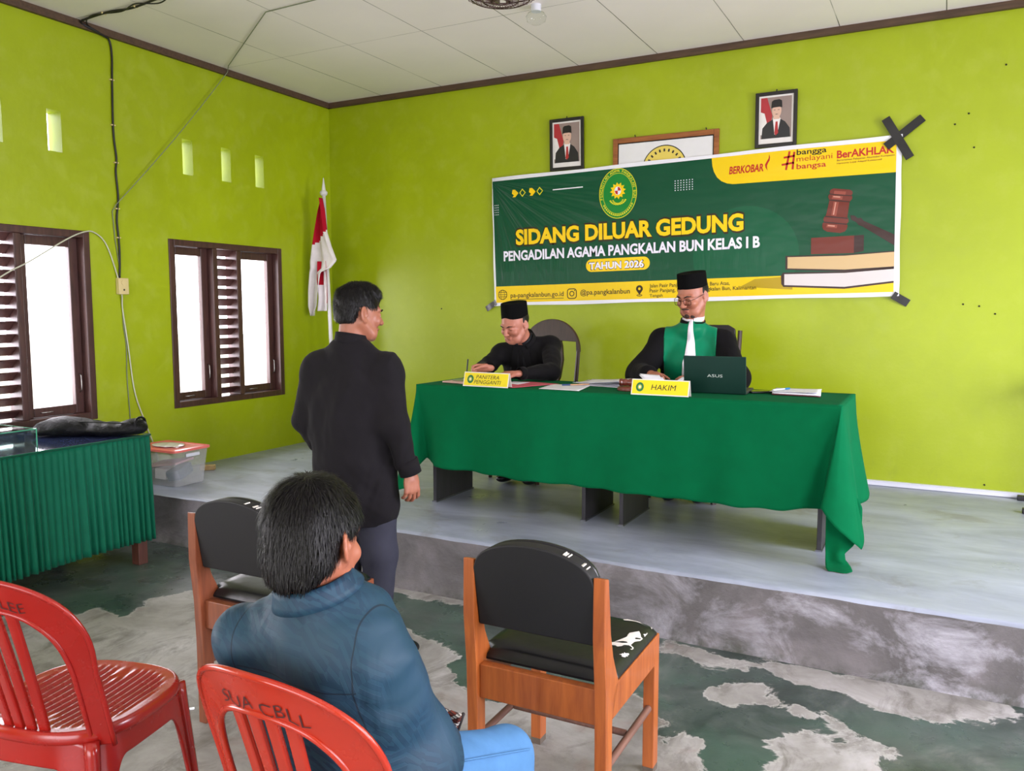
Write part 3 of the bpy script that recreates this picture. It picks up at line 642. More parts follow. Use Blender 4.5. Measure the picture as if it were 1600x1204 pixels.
def rgav(t, w):  # gavel head axis runs from (2.600,0.70) down to (2.552,0.43)
    a = np.array((2.600, 0.700)); b = np.array((2.554, 0.425)); d = (b-a)/np.linalg.norm(b-a); n = np.array([-d[1], d[0]]); p = a+(b-a)*t; return tuple(p+n*w), tuple(p-n*w)
prof = [(0, .050), (.03, .066), (.08, .071), (.12, .066), (.15, .072), (.20, .074), (.25, .066), (.30, .062), (.62, .066), (.67, .075), (.73, .078), (.78, .070), (.82, .078), (.90, .076), (.96, .066), (1.0, .040)]
gp = [rgav(t, w)[1] for t, w in prof]+[rgav(t, w)[0] for t, w in prof][::-1]
m = NT('print_gavel'); m.pr((.2, .05, .04), 0.32); v = m.coord('Object', (9.0, 1, -1.5), loc=(-22.05, 0, 0)); sp = m.n('ShaderNodeSeparateXYZ'); m.l(v, sp.inputs[0])
m.col(m.ramp(m.math('ADD', sp.outputs[0], m.math('MULTIPLY', sp.outputs[2], 1.0)), rb)); PR['gavel'] = m.m
flat('printed_gavel', gp[::-1], L4, PR['brown'])
def band(t0, t1, k0, k1, w=0.072):
    a0, b0 = rgav(t0, w); a1, b1 = rgav(t1, w); L_ = lambda p, q, k: (p[0]+(q[0]-p[0])*k, p[1]+(q[1]-p[1])*k)
    return [L_(b1, a1, k0), L_(b1, a1, k1), L_(b0, a0, k1), L_(b0, a0, k0)]
PR['shine'] = print_mat('print_shine', (196, 138, 120)); PR['mid'] = print_mat('print_mid', (146, 72, 58))
[flatm('printed_gavel_shine', [b__], L5, PR['mid']) for b__ in [band(.30, .62, .22, .48, .062), band(.05, .13, .2, .7), band(.16, .24, .15, .6), band(.83, .9, .15, .6)]]
[flatm('printed_gavel_highlight', [b__], L5+0.0004, PR['shine']) for b__ in [band(.31, .60, .30, .36, .062), band(.17, .20, .2, .5), band(.84, .87, .2, .5)]]
[flatm('printed_gavel_rings', [b__], L5+0.0006, PR['cover']) for b__ in [band(.125, .145, .0, 1.0, .068), band(.26, .285, 0, 1, .064), band(.64, .665, 0, 1, .07), band(.775, .80, 0, 1, .07)]]
flat('printed_handle', [(2.655, 0.528), (2.68, 0.524), (2.70, 0.505), (2.718, 0.508), (2.735, 0.487), (2.918, 0.388), (2.918, 0.320), (2.728, 0.452), (2.705, 0.462), (2.69, 0.482), (2.66, 0.500)], L4, PR['cover'])

# black tape holding the banner corners
M_TAPE = simple('black_tape', (22, 21, 22), 0.45, 0.2, 20, 0.2, 60)
def tape(name, a, b, w, lab, ya=-0.033, yb=-0.003, m_=M_TAPE, k=0):
    P = [np.array([a[0]+(b[0]-a[0])*t, ya+(yb-ya)*t-0.002*math.sin(t*9+k), a[1]+(b[1]-a[1])*t]) for t in np.linspace(0, 1, 9)]
    mb = MB(); mb.ribbon(P, [(0, -1, 0)]*9, w, 0.0012); return tag(mb.build(name, m_, smooth=40), lab, 'tape', 'tape on the banner corners')
tape('tape_strip', (4.515, 2.652), (4.665, 2.395), 0.052, 'black tape strip sloping down to the right in the cross on the banner', -0.034, -0.034)
tape('tape_strip', (4.525, 2.475), (4.727, 2.640), 0.052, 'black tape strip rising to the right in the cross on the banner', -0.037, -0.010, k=1)
tape('tape_strip', (4.600, 1.545), (4.690, 1.490), 0.050, 'short black tape holding the lower right banner corner', -0.032, -0.006, k=2)
tape('tape_strip', (1.705, 1.510), (1.600, 1.455), 0.044, 'short grey-black tape holding the lower left banner corner', -0.032, -0.006, simple('shiny_tape', (70, 68, 70), 0.25, 0.5, 60), k=3)

# framed pictures
M_BLACKFRAME = simple('black_frame_lacquer', (26, 22, 22), 0.35, 0.1); M_PHOTO = {k: simple('photo_'+k, c_, 0.3, 0.06, 12) for k, c_ in dict(white=(226, 222, 220), grey=(146, 128, 122), red=(170, 44, 52), suit=(34, 32, 36), skin=(214, 176, 156), tie=(176, 40, 44), cap=(22, 20, 22), shirt=(232, 228, 228), dim=(120, 104, 100)).items()}
def portrait(x0, x1, z0, z1, lab, skinny):
    r = empty('framed_portrait', ((x0+x1)/2, 0, z0), 0, lab, 'picture', 'framed portraits above the banner'); r.rotation_euler = (math.radians(2.0), 0, 0)
    w = x1-x0; h = z1-z0; f = 0.024
    q = MB(); q.bx(-w/2, -w/2+f, -0.02, -0.002, 0, h); q.bx(w/2-f, w/2, -0.02, -0.002, 0, h); q.bx(-w/2+f, w/2-f, -0.02, -0.002, 0, f); q.bx(-w/2+f, w/2-f, -0.02, -0.002, h-f, h); q.build('frame', M_BLACKFRAME, r, bevel=0.003)
    q = MB(); q.bx(-w/2+f-.003, w/2-f+.003, -0.012, -0.003, f-.003, h-f+.003); q.build('mount', M_PHOTO['white'], r)
    def fl_(n, pts, lift, m_): 
        P = [(a, -0.012-lift, b) for a, b in pts]; return mkobj(n, P, [tuple(range(len(P)))], M_PHOTO[m_], r)
    a, b, c_, d = -w/2+f+.012, w/2-f-.012, f+.034, h-f-.012; W_ = b-a; H_ = d-c_
    X = lambda u: a+W_*u; Z = lambda v: c_+H_*v
    fl_('backdrop', [(a, c_), (b, c_), (b, d), (a, d)], .0006, 'grey'); fl_('printed_flag', [(X(0), Z(.1)), (X(.25), Z(.1)), (X(.38), Z(.55)), (X(.2), Z(1)), (X(0), Z(1))], .0010, 'red')
    fl_('printed_flag_white', [(X(0), Z(.1)), (X(.18), Z(.1)), (X(.2), Z(.4)), (X(.12), Z(.62)), (X(0), Z(.66))], .0013, 'white')
    s = 0.92 if skinny else 1.0
    fl_('suit', [(X(.03), Z(0)), (X(.97), Z(0)), (X(.95), Z(.22)), (X(.80), Z(.38)), (X(.62), Z(.47)), (X(.42), Z(.47)), (X(.2), Z(.38)), (X(.06), Z(.26))], .0016, 'suit')
    fl_('shirt', [(X(.46), Z(.08)), (X(.58), Z(.2)), (X(.65), Z(.47)), (X(.58), Z(.52)), (X(.42), Z(.52)), (X(.40), Z(.46))], .0020, 'shirt')
    fl_('tie', [(X(.50), Z(.06)), (X(.58), Z(.12)), (X(.555), Z(.40)), (X(.49), Z(.40)), (X(.455), Z(.12))], .0024, 'tie')
    fl_('neck', [(X(.42), Z(.46)), (X(.62), Z(.46)), (X(.62), Z(.6)), (X(.42), Z(.6))], .0022, 'skin')
    fl_('face', [(X(.52)+u, Z(.66)+v) for u, v in circ(0, 0, W_*.165*s, H_*.175, 28)], .0028, 'skin')
    fl_('cap', [(X(.34), Z(.73)), (X(.43), Z(.745)), (X(.6), Z(.75)), (X(.70), Z(.73)), (X(.685), Z(.90)), (X(.60), Z(.935)), (X(.42), Z(.925)), (X(.36), Z(.89))], .0034, 'cap')
    for u in (.45, .585): fl_('eye', [(X(u-.03), Z(.675)), (X(u+.03), Z(.675)), (X(u+.03), Z(.69)), (X(u-.03), Z(.69))], .0033, 'dim')
    fl_('mouth', [(X(.46), Z(.578)), (X(.52), Z(.565)), (X(.58), Z(.578)), (X(.52), Z(.59))], .0033, 'dim')
    q = MB(); q.tube([(0, -0.006, h), (0, -0.006, h+0.014)], 0.004, 8); q.build('hook', M_BLACKFRAME, r, smooth=True)
    return r
portrait(2.171, 2.452, 2.507, 2.890, 'black-framed portrait of a man in cap and red tie, left of the wooden frame', False)
portrait(3.707, 3.978, 2.541, 2.902, 'black-framed portrait of a man in cap and red tie, right of the wooden frame', True)
M_OAK = wood('brown_frame_wood', (120, 66, 28), (166, 100, 48), 0.45, axis=0)
r = empty('framed_emblem', (3.073, 0, 2.16), 0, 'wide brown wooden frame with a round yellow emblem, half hidden behind the banner', 'picture')
q = MB(); w, h, f = 0.78, 0.54, 0.036
q.bx(-w/2, -w/2+f, -0.019, -0.001, 0, h); q.bx(w/2-f, w/2, -0.019, -0.001, 0, h); q.bx(-w/2+f, w/2-f, -0.019, -0.001, 0, f); q.bx(-w/2+f, w/2-f, -0.019, -0.001, h-f, h); q.build('frame', M_OAK, r, bevel=0.003)
q = MB(); q.bx(-w/2+f, w/2-f, -0.009, -0.002, f, h-f); q.build('mount', M_BLACKFRAME, r)
q = MB(); q.bx(-w/2+f+.008, w/2-f-.008, -0.011, -0.003, f+.008, h-f-.008); q.build('paper', simple('poster_paper', (224, 224, 226), 0.35, 0.03), r)
V = [(a, -0.0118, b) for a, b in circ(0.0, 0.30, 0.165, 0.165, 48)]; mkobj('emblem_edge', V, [tuple(range(48))], M_PHOTO['cap'], r)
V = [(a, -0.0124, b) for a, b in circ(0.0, 0.30, 0.158, 0.158, 48)]; mkobj('emblem_disc', V, [tuple(range(48))], simple('emblem_yellow_paper', (222, 200, 92), 0.4, 0.05), r)
for k, (s_, u) in enumerate((('A', -0.05), ('T', 0.0), ('R', 0.05))): pass
V, F, _ = text_verts('BP4', 0.02)
for k in range(9):
    a = math.radians(150-15*k); q = MB(); q.box((0.128*math.cos(a), -0.0128, 0.30+0.128*math.sin(a)), (0.012, 0.0006, 0.02), rotm(0, -(a-math.pi/2), 0)); q.build('emblem_mark', M_PHOTO['suit'], r)
for x in (-0.34+0.12, 0.30): q = MB(); q.tube([(x, -0.01, h-.002), (x-.004, -0.012, h+0.016)], 0.004, 8); q.build('hook', M_BLACKFRAME, r, smooth=True)

# holes and nails in the back wall
M_HOLE = simple('dark_plug', (40, 40, 26), 0.9)
for x, z in [(5.158, 2.902), (4.904, 2.582), (5.013, 2.434), (4.976, 2.639), (1.165, 1.459), (4.997, 1.484), (5.084, 1.472), (5.171, 1.425), (5.163, 0.363)]:
    mb = MB(); mb.cyl((x, 0.0, z), (x+0.002, -0.006, z), 0.006, 0.004, 8); mb.cyl((x+0.002, -0.004, z-0.002), (x+0.003, -0.014, z-0.004), 0.0018, None, 6)
    tag(mb.build('nail', M_HOLE, smooth=40), 'small dark nail or plug left in the bare back wall', 'nail', 'nails and plugs in the back wall')

# cables, wire and socket on the left wall and ceiling
M_CABLE = simple('black_cable_sheath', (24, 23, 25), 0.5); M_GREYC = simple('grey_wire_sheath', (120, 128, 104), 0.6); M_WHITEC = simple('pale_cable_sheath', (196, 198, 176), 0.5); M_IVORY = simple('ivory_plastic', (214, 196, 140), 0.4, 0.05)
r = empty('black_cable', (0.01, -2.16, 1.66), 0, 'thick black cable running down the left wall to the socket and across the ceiling', 'cable')
cp = [(1.35, -2.50, 3.252), (1.05, -2.44, 3.252), (0.732, -2.399, 3.252), (0.51, -2.378, 3.250), (0.342, -2.396, 3.252), (0.142, -2.391, 3.250), (0.034, -2.376, 3.245), (0.034, -2.31, 3.225), (0.032, -2.22, 3.208), (0.012, -2.165, 3.195), (0.010, -2.150, 3.10), (0.010, -2.157, 2.928), (0.010, -2.164, 2.62), (0.010, -2.150, 2.45), (0.010, -2.159, 2.353), (0.010, -2.150, 2.2), (0.010, -2.167, 2.05), (0.010, -2.160, 1.926), (0.010, -2.158, 1.809), (0.010, -2.166, 1.664)]
mb = MB(); mb.tube(bez(cp, 8), 0.0065, 8); mb.build('sheath', M_CABLE, r, world=True, smooth=True)
mb = MB(); mb.tube(bez([(0.95, -2.44, 3.25), (0.75, -2.37, 3.243), (0.6, -2.42, 3.247), (0.42, -2.38, 3.245), (0.2, -2.41, 3.25), (0.04, -2.34, 3.246), (0.036, -2.24, 3.212)], 8), 0.004, 8); mb.build('second_strand', M_CABLE, r, world=True, smooth=True)
for p in ((0.008, -2.157, 2.95), (0.008, -2.163, 2.66), (0.008, -2.152, 2.42), (0.008, -2.158, 2.12), (0.008, -2.160, 1.93), (0.55, -2.38, 3.253), (0.28, -2.394, 3.253)):
    mb = MB(); mb.box(p, (0.014, 0.03, 0.008) if p[2] < 3 else (0.008, 0.03, 0.012)); mb.build('cable_clip', M_IVORY, r, world=True, bevel=0.001)
mb = MB(); P = [(0.006, -2.155, 1.70), (0.006, -2.185, 1.92), (0.006, -2.196, 2.099), (0.022, -2.176, 2.145)]+[tuple(np.array((0.022, -2.176, 2.145))*(1-t)+np.array((0.035, -1.19, 3.235))*t+np.array((0.02*math.sin(3.14*t), 0, -0.012*math.sin(3.14*t)))) for t in np.linspace(0.05, 1, 14)]+[(0.12, -1.26, 3.252), (0.6, -1.575, 3.253), (1.167, -1.948, 3.253), (1.4, -1.955, 3.253), (1.9, -1.97, 3.253)]
mb.tube(P, 0.0032, 6); tag(mb.build('thin_wire', M_GREYC, smooth=True), 'thin grey wire stretched diagonally up the left wall to the ceiling', 'wire')
mb = MB(); mb.tube(bez([(0.004, -2.152, 1.554), (0.005, -2.150, 1.35), (0.005, -2.135, 1.21), (0.005, -2.140, 1.0), (0.005, -2.130, 0.729), (0.006, -2.12, 0.35)], 6), 0.0032, 6); tag(mb.build('thin_wire', M_GREYC, smooth=True), 'thin dark wire hanging straight down from the ivory socket', 'wire')
mb = MB(); mb.tube(bez([(0.03, -3.3, 1.40), (0.02, -2.952, 1.646), (0.02, -2.776, 1.744), (0.02, -2.545, 1.886), (0.02, -2.42, 1.945), (0.014, -2.340, 1.950), (0.01, -2.258, 1.885), (0.01, -2.196, 1.722), (0.022, -2.165, 1.56), (0.01, -2.155, 1.46), (0.01, -2.125, 1.209), (0.01, -2.091, 0.901), (0.01, -2.025, 0.694), (0.02, -1.96, 0.50), (0.04, -1.93, 0.33)], 8), 0.0045, 8)
tag(mb.build('pale_cable', M_WHITEC, smooth=True), 'pale loose cable arching over the near window corner and down behind the plastic box', 'cable')
r = empty('wall_socket', (0.0, -2.154, 1.555), 0, 'ivory plastic double socket plate on the left wall between the windows', 'socket')
mb = MB(); mb.bx(0.001, 0.034, -0.038, 0.038, 0, 0.108); mb.build('plate', M_IVORY, r, bevel=0.004)
mb = MB(); mb.cyl((0.034, 0, 0.078), (0.037, 0, 0.078), 0.019, None, 20); mb.build('outlet', M_IVORY, r, smooth=40)
mb = MB(); mb.cyl((0.033, 0, 0.03), (0.0355, 0, 0.03), 0.006, None, 12); mb.build('hole', M_HOLE, r, smooth=40)

# flag in the corner
M_POLE = simple('white_flagpole_paint', (218, 216, 218), 0.4, 0.05); M_RED = cloth('red_flag_cloth', (176, 24, 44), fold=0.1); M_FWHITE = cloth('white_flag_cloth', (222, 216, 218), fold=0.1)
r = empty('flag', (0.30, -0.35, STZ), 0, 'red and white flag drooping from a white pole in the room corner', 'flag')
b0 = np.array((0.30, -0.35, 0.305)); b1 = np.array((0.222, -0.35, 2.42))
mb = MB(); mb.tube([b0, b1], [0.017, 0.015], 14); mb.build('pole', M_POLE, r, world=True, smooth=True)
mb = MB(); mb.lathe([(0.002, 0.0), (0.018, 0.002), (0.03, 0.012), (0.033, 0.03), (0.026, 0.042), (0.018, 0.046), (0.016, 0.06), (0.010, 0.1), (0.003, 0.15), (0.0, 0.152)], (0.222, -0.35, 2.405), n=20); mb.build('finial', M_POLE, r, world=True, smooth=50)
mb = MB(); mb.lathe([(0.14, 0), (0.14, 0.03), (0.11, 0.05), (0.035, 0.065), (0.028, 0.14), (0.0, 0.14)], (0.30, -0.35, 0.3005), n=32); mb.build('stand', M_POLE, r, world=True, smooth=40)
def drape(rows, ncol, yb, wave, mats):
    """rows: (z, xl, xr, x_split or None) -> grid; red where x-fraction condition holds"""
    G = []; 
    for (z, xl, xr, *_q) in rows:
        G.append([(xl+(xr-xl)*t, yb-0.02*math.sin(t*wave+z*1.5)-0.012*math.sin(t*wave*2.3+z*4), z+0.03*math.sin(t*3.0)*0) for t in np.linspace(0, 1, ncol)])
    return np.array(G)
def interp(keys, n):
    K = np.array(keys, float); z = np.linspace(K[0, 0], K[-1, 0], n); o = np.argsort(K[:, 0]); return [(zz, *[np.interp(zz, K[o, 0], K[o, c_]) for c_ in range(1, K.shape[1])]) for zz in z]
rows = interp([(2.385, .212, .226, .0), (2.28, .180, .255, 0), (2.1, .145, .285, 0), (1.98, .122, .335, 0), (1.90, .108, .375, 0), (1.86, .10, .395, 0), (1.80, .10, .33, 0), (1.765, .09, .22, 0), (1.6, .068, .185, 0), (1.48, .062, .165, 0), (1.40, .085, .115, 0)], 60)
G = drape(rows, 26, -0.385, 6.0, None)
# pull the right-hand corner of the front fold up
mb = MB(); mb.grid(G)
fm = []
for f in mb.f:
    c_ = np.mean([mb.v[i] for i in f], 0); fm.append(0 if c_[2] > 2.02+0.75*(c_[0]-0.16)+0.12*min(0, 0.2-c_[0])*0 else 1)
mb.m = fm; o = mb.build('cloth', [M_RED, M_FWHITE], r, world=True, smooth=True); s_ = o.modifiers.new('s', 'SOLIDIFY'); s_.thickness = 0.002
rows = interp([(1.86, .17, .262, 0), (1.7, .16, .262, 0), (1.55, .17, .258, 0), (1.44, .15, .25, 0)], 20); G = drape(rows, 16, -0.372, 5.0, None); mb = MB(); mb.grid(G)
mb.m = [0 if (np.mean([mb.v[i] for i in f], 0)[0] < 0.196 and np.mean([mb.v[i] for i in f], 0)[2] > 1.66) or np.mean([mb.v[i] for i in f], 0)[0] > 0.252 else 1 for f in mb.f]
o = mb.build('cloth_back_fold', [M_RED, M_FWHITE], r, world=True, smooth=True); s_ = o.modifiers.new('s', 'SOLIDIFY'); s_.thickness = 0.002

# ceiling fan cage and glass lamp at the top edge
M_CAGE = metal('fan_cage_wire', (96, 76, 74), 0.4)
fx, fy, fz = (2.849, -2.052, 3.08)
r = empty('ceiling_fan', (fx, fy, HZ), 0, 'round dark caged fan hanging from the ceiling', 'fan')
mb = MB(); mb.cyl((fx, fy, HZ), (fx, fy, fz+0.12), 0.02, None, 12); mb.cyl((fx, fy, HZ), (fx, fy, HZ-0.02), 0.05, None, 20); mb.build('rod', M_CAGE, r, world=True, smooth=40)
mb = MB(); mb.lathe([(0.0, 0.12), (0.05, 0.11), (0.06, 0.05), (0.05, 0.02), (0, 0.02)], (fx, fy, fz), n=20); mb.build('motor', M_CAGE, r, world=True, smooth=40)
mb = MB()
for k in range(36):
    a = 2*math.pi*k/36; c_, s__ = math.cos(a), math.sin(a)
    mb.tube([(fx+c_*q_, fy+s__*q_, fz+h_) for q_, h_ in ((0.04, 0.06), (0.12, 0.05), (0.185, 0.015), (0.2, -0.02), (0.185, -0.05), (0.12, -0.075), (0.03, -0.085))], 0.0016, 5)
for q_, h_ in ((0.2, -0.02), (0.15, -0.065), (0.09, -0.08), (0.04, -0.085)):
    mb.tube([(fx+q_*math.cos(a), fy+q_*math.sin(a), fz+h_) for a in np.linspace(0, 2*math.pi, 49)], 0.003, 6)
mb.build('cage', M_CAGE, r, world=True, smooth=True)
mb = MB()
for k in range(3):
    a0 = 2*math.pi*k/3; G = np.array([[(fx+q_*math.cos(a0+b_), fy+q_*math.sin(a0+b_), fz-0.02+0.03*(b_-.35)) for b_ in np.linspace(0, 0.9, 7)] for q_ in np.linspace(0.03, 0.17, 7)]); mb.grid(G)
o = mb.build('blades', simple('fan_blade_plastic', (110, 90, 88), 0.4), r, world=True, smooth=True); s_ = o.modifiers.new('s', 'SOLIDIFY'); s_.thickness = 0.003
M_CLEAR = glass_mat('clear_lamp_glass', (0.96, 0.97, 0.96), 0.05)
r = empty('glass_lamp', (2.665, -1.27, HZ), 0, 'small clear glass lamp on the ceiling beside the caged fan', 'lamp')
mb = MB(); mb.cyl((2.665, -1.27, HZ), (2.665, -1.27, HZ-0.04), 0.03, None, 20); mb.build('holder', M_DUCT, r, world=True, smooth=40)
mb = MB(); mb.lathe([(0.02, -0.035), (0.05, -0.05), (0.062, -0.07), (0.055, -0.095), (0.03, -0.11), (0, -0.115)], (2.665, -1.27, HZ), n=24); mb.build('bulb', M_CLEAR, r, world=True, smooth=True)
# ---------------------------------------------------------------- furniture
M_DESK = wood('black_desk_laminate', (34, 34, 38), (54, 52, 56), 0.5, axis=2)
M_CLOTH = cloth('green_table_felt', (0, 92, 54), 0.95, 420, 0.05, 0.15, 5, 0.0)
TT = 1.015
def desk(x0, x1, lab, legs):
    r = empty('desk', ((x0+x1)/2, -1.57, STZ), 0, lab, 'desk', 'desks under the green cloth')
    q = MB(); q.bx(x0+.003, x1-.003, -1.865, -1.272, TT-0.022, TT); q.build('desk_top', M_DESK, r, world=True, bevel=0.002)
    for lx in legs:
        q = MB(); q.bx(lx-0.011, lx+0.011, -1.75, -1.32, STZ, TT-0.022); q.build('leg_panel', M_DESK, r, world=True, bevel=0.002)
        q = MB(); q.bx(lx-0.016, lx+0.016, -1.755, -1.315, STZ, STZ+0.008); q.build('panel_edging', metal('zinc_edging', (120, 122, 128), 0.5), r, world=True)
    q = MB(); q.bx(legs[0]+.012, legs[1]-.012, -1.36, -1.345, 0.78, TT-0.022); q.build('modesty_panel', M_DESK, r, world=True)
desk(2.186, 3.342, 'black laminate desk under the left half of the green cloth, below the clerk nameplate', (2.228, 3.195))
desk(3.346, 4.502, 'black laminate desk under the right half of the green cloth, below the laptop', (3.412, 4.412))
# cloth: (top x, top y, bottom x, bottom y, drop)
CP = [(2.182, -1.266, 2.14, -1.27, .40), (2.182, -1.50, 2.10, -1.50, .42), (2.182, -1.70, 2.06, -1.72, .50), (2.182, -1.82, 2.07, -1.93, .60), (2.183, -1.860, 2.13, -2.01, .61), (2.184, -1.868, 2.205, -1.985, .575), (2.187, -1.8695, 2.222, -1.90, .47), (2.20, -1.870, 2.235, -1.835, .43), (2.26, -1.870, 2.29, -1.87, .445), (2.34, -1.870, 2.34, -1.915, .462),
      (2.6, -1.870, 2.6, -1.905, .472), (2.9, -1.870, 2.9, -1.915, .488), (3.2, -1.870, 3.2, -1.90, .488), (3.5, -1.870, 3.5, -1.92, .493), (3.8, -1.870, 3.8, -1.905, .497), (4.1, -1.870, 4.08, -1.925, .50), (4.3, -1.870, 4.27, -1.90, .495), (4.42, -1.870, 4.37, -1.865, .485), (4.47, -1.870, 4.425, -1.835, .485), (4.495, -1.8695, 4.435, -1.90, .470), (4.502, -1.868, 4.448, -1.985, .455), (4.505, -1.860, 4.50, -2.01, .515), (4.506, -1.84, 4.575, -1.985, .590), (4.506, -1.80, 4.612, -1.93, .630), (4.506, -1.72, 4.585, -1.75, .50), (4.506, -1.60, 4.555, -1.60, .52), (4.506, -1.45, 4.60, -1.43, .50), (4.506, -1.35, 4.59, -1.34, .48), (4.506, -1.266, 4.55, -1.27, .42)]
CPa = np.array(CP); seg = np.concatenate([[0], np.cumsum(np.maximum(np.linalg.norm(np.diff(CPa[:, :2], axis=0), axis=1), np.linalg.norm(np.diff(CPa[:, 2:4], axis=0), axis=1)))])
def smooth_interp(xs, x, y):
    m = np.gradient(y, x); i = np.clip(np.searchsorted(x, xs)-1, 0, len(x)-2); h = x[i+1]-x[i]; t = (xs-x[i])/h
    m = np.where(np.abs(m) > 3, np.sign(m)*3, m)
    return (2*t**3-3*t**2+1)*y[i]+(t**3-2*t*t+t)*h*m[i]+(-2*t**3+3*t*t)*y[i+1]+(t**3-t*t)*h*m[i+1]
ss = np.linspace(0, seg[-1], 520); C5 = [smooth_interp(ss, seg, CPa[:, k]) for k in range(5)]
C5[0] = np.interp(ss, seg, CPa[:, 0]); C5[1] = np.interp(ss, seg, CPa[:, 1])
nd = 34; G = np.zeros((len(ss), nd, 3))
for j, t in enumerate(np.linspace(0, 1, nd)):
    e = t**1.15; G[:, j, 0] = C5[0]+(C5[2]-C5[0])*e; G[:, j, 1] = C5[1]+(C5[3]-C5[1])*e
    wv = 0.006*np.sin(ss*9+1.5*t)*t+0.004*np.sin(ss*23+2)*t; G[:, j, 1] += wv
    hem = np.interp(ss, seg, CPa[:, 4])+0.003*np.sin(ss*31); G[:, j, 2] = TT+0.003-hem*t-0.003*(0 if t == 0 else 1)
mb = MB(); mb.grid(G[::-1])
Ct = np.stack([C5[0], C5[1], np.full(len(ss), TT+0.003)], 1); xsT = np.linspace(2.182, 4.506, 90); T_ = np.array([[(x, y, TT+0.0032+0.0006*math.sin(x*13+y*7)) for y in np.linspace(-1.868, -1.266, 14)] for x in xsT]); mb.grid(T_)
# inner layer of the corner that trails on the stage and folds over itself
def trail():
    rows = [(.60, 4.462, 4.585, -1.950), (.56, 4.458, 4.605, -1.955), (.50, 4.460, 4.606, -1.957), (.43, 4.462, 4.600, -1.96), (.39, 4.463, 4.575, -1.965), (.36, 4.466, 4.545, -1.97), (.34, 4.468, 4.552, -1.985), (.322, 4.470, 4.575, -2.005), (.309, 4.476, 4.588, -2.035), (.305, 4.49, 4.565, -2.06)]
    K = np.array(rows); zz = np.linspace(0, len(rows)-1, 40); G_ = []
    for q_ in zz:
        z_, a_, b_, y_ = [np.interp(q_, range(len(rows)), K[:, c_]) for c_ in range(4)]
        G_.append([(a_+(b_-a_)*t_, y_+.012+.075*t_*min(1, max(0, (z_-.34)/.12))-.010*math.sin(t_*7+z_*9)*(1 if z_ > .33 else .3), z_) for t_ in np.linspace(0, 1, 16)])
    return np.array(G_)
qt = MB(); qt.grid(trail())
# short drop at the back
mb.grid(np.array([[(x, -1.262-0.02*t, TT+0.002-0.10*t) for t in np.linspace(0, 1, 5)] for x in xsT]))
o = mb.build('tablecloth', M_CLOTH, smooth=60); s_ = o.modifiers.new('s', 'SOLIDIFY'); s_.thickness = 0.0022; s_.offset = 0
o2 = qt.build('trailing_corner', M_CLOTH, o, smooth=True); s2 = o2.modifiers.new('s', 'SOLIDIFY'); s2.thickness = 0.0022
tag(o, 'long bright green cloth draped over the two desks with a corner trailing on the stage', 'tablecloth')

# --- chairs on the stage
M_DBROWN = wood('dark_brown_chair_wood', (40, 24, 20), (66, 42, 34), 0.4, axis=2); M_SEATB = simple('dark_upholstery', (34, 28, 28), 0.6, 0.1, 8, 0.2)
def mapY(y0, t): return lambda u, v, k: (u, y0+(t if k else 0)-0.0, v)
def stage_chair(loc, rz, lab, arch):
    r = empty('stage_chair', loc, rz, lab, 'chair')
    for sx in (-1, 1):
        q = MB(); q.tube([(sx*.20, .20, 0), (sx*.20, .20, .42)], [.017, .021], 4); q.build('leg', M_DBROWN, r)
        q = MB(); q.tube([(sx*.20, -.27, 0), (sx*.205, -.20, .44), (sx*.225, -.215, .62), (sx*.235, -.234 if arch else -.25, .87 if arch else 1.02)], [.017, .02, .016, .014], 8); q.build('leg', M_DBROWN, r, smooth=40)
    q = MB(); q.bx(-.22, .22, -.21, .22, .37, .42); q.build('seat_frame', M_DBROWN, r, bevel=.004)
    q = MB(); q.bx(-.215, .215, -.19, .225, .42, .47); q.build('seat', M_SEATB, r, bevel=.02, segs=3)
    tl = lambda u, v, k: (u, -.235-.10*(v-.75)+(.024 if k else 0), v)
    q = MB()
    if arch:
        P = [(-.248, .86)]+[(-.248*math.cos(a), .86+.225*math.sin(a)) for a in np.linspace(0.08, math.pi-.08, 25)]+[(.248, .86), (.222, .86), (.215, .93), (.10, .935), (-.10, .935), (-.215, .93), (-.222, .86)]
        q.prism(P[::-1], tl); q.build('top_rail', M_DBROWN, r, bevel=.003)
        P = [(-.085, .945), (-.10, .90), (-.115, .80), (-.10, .68), (-.07, .62), (-.085, .46), (.085, .46), (.07, .62), (.10, .68), (.115, .80), (.10, .90), (.085, .945)]
        q = MB(); q.prism(P, tl); q.build('splat', M_DBROWN, r, bevel=.003)
    else:
        q.prism([(-.20, .62), (.20, .62), (.215, .9), (.205, 1.03), (.16, 1.055), (-.16, 1.055), (-.205, 1.03), (-.215, .9)], tl); q.build('backrest', M_SEATB, r, bevel=.008)
    q = MB(); q.bx(-.2, .2, -.225, -.2, .18, .215); q.build('stretcher', M_DBROWN, r, bevel=.003)
    return r
stage_chair((2.40, -.80, STZ), math.radians(170), 'dark brown arched-back wooden chair behind the writing clerk', True)
stage_chair((3.53, -.84, STZ), math.radians(180), 'dark square-backed chair mostly hidden behind the judge', False)

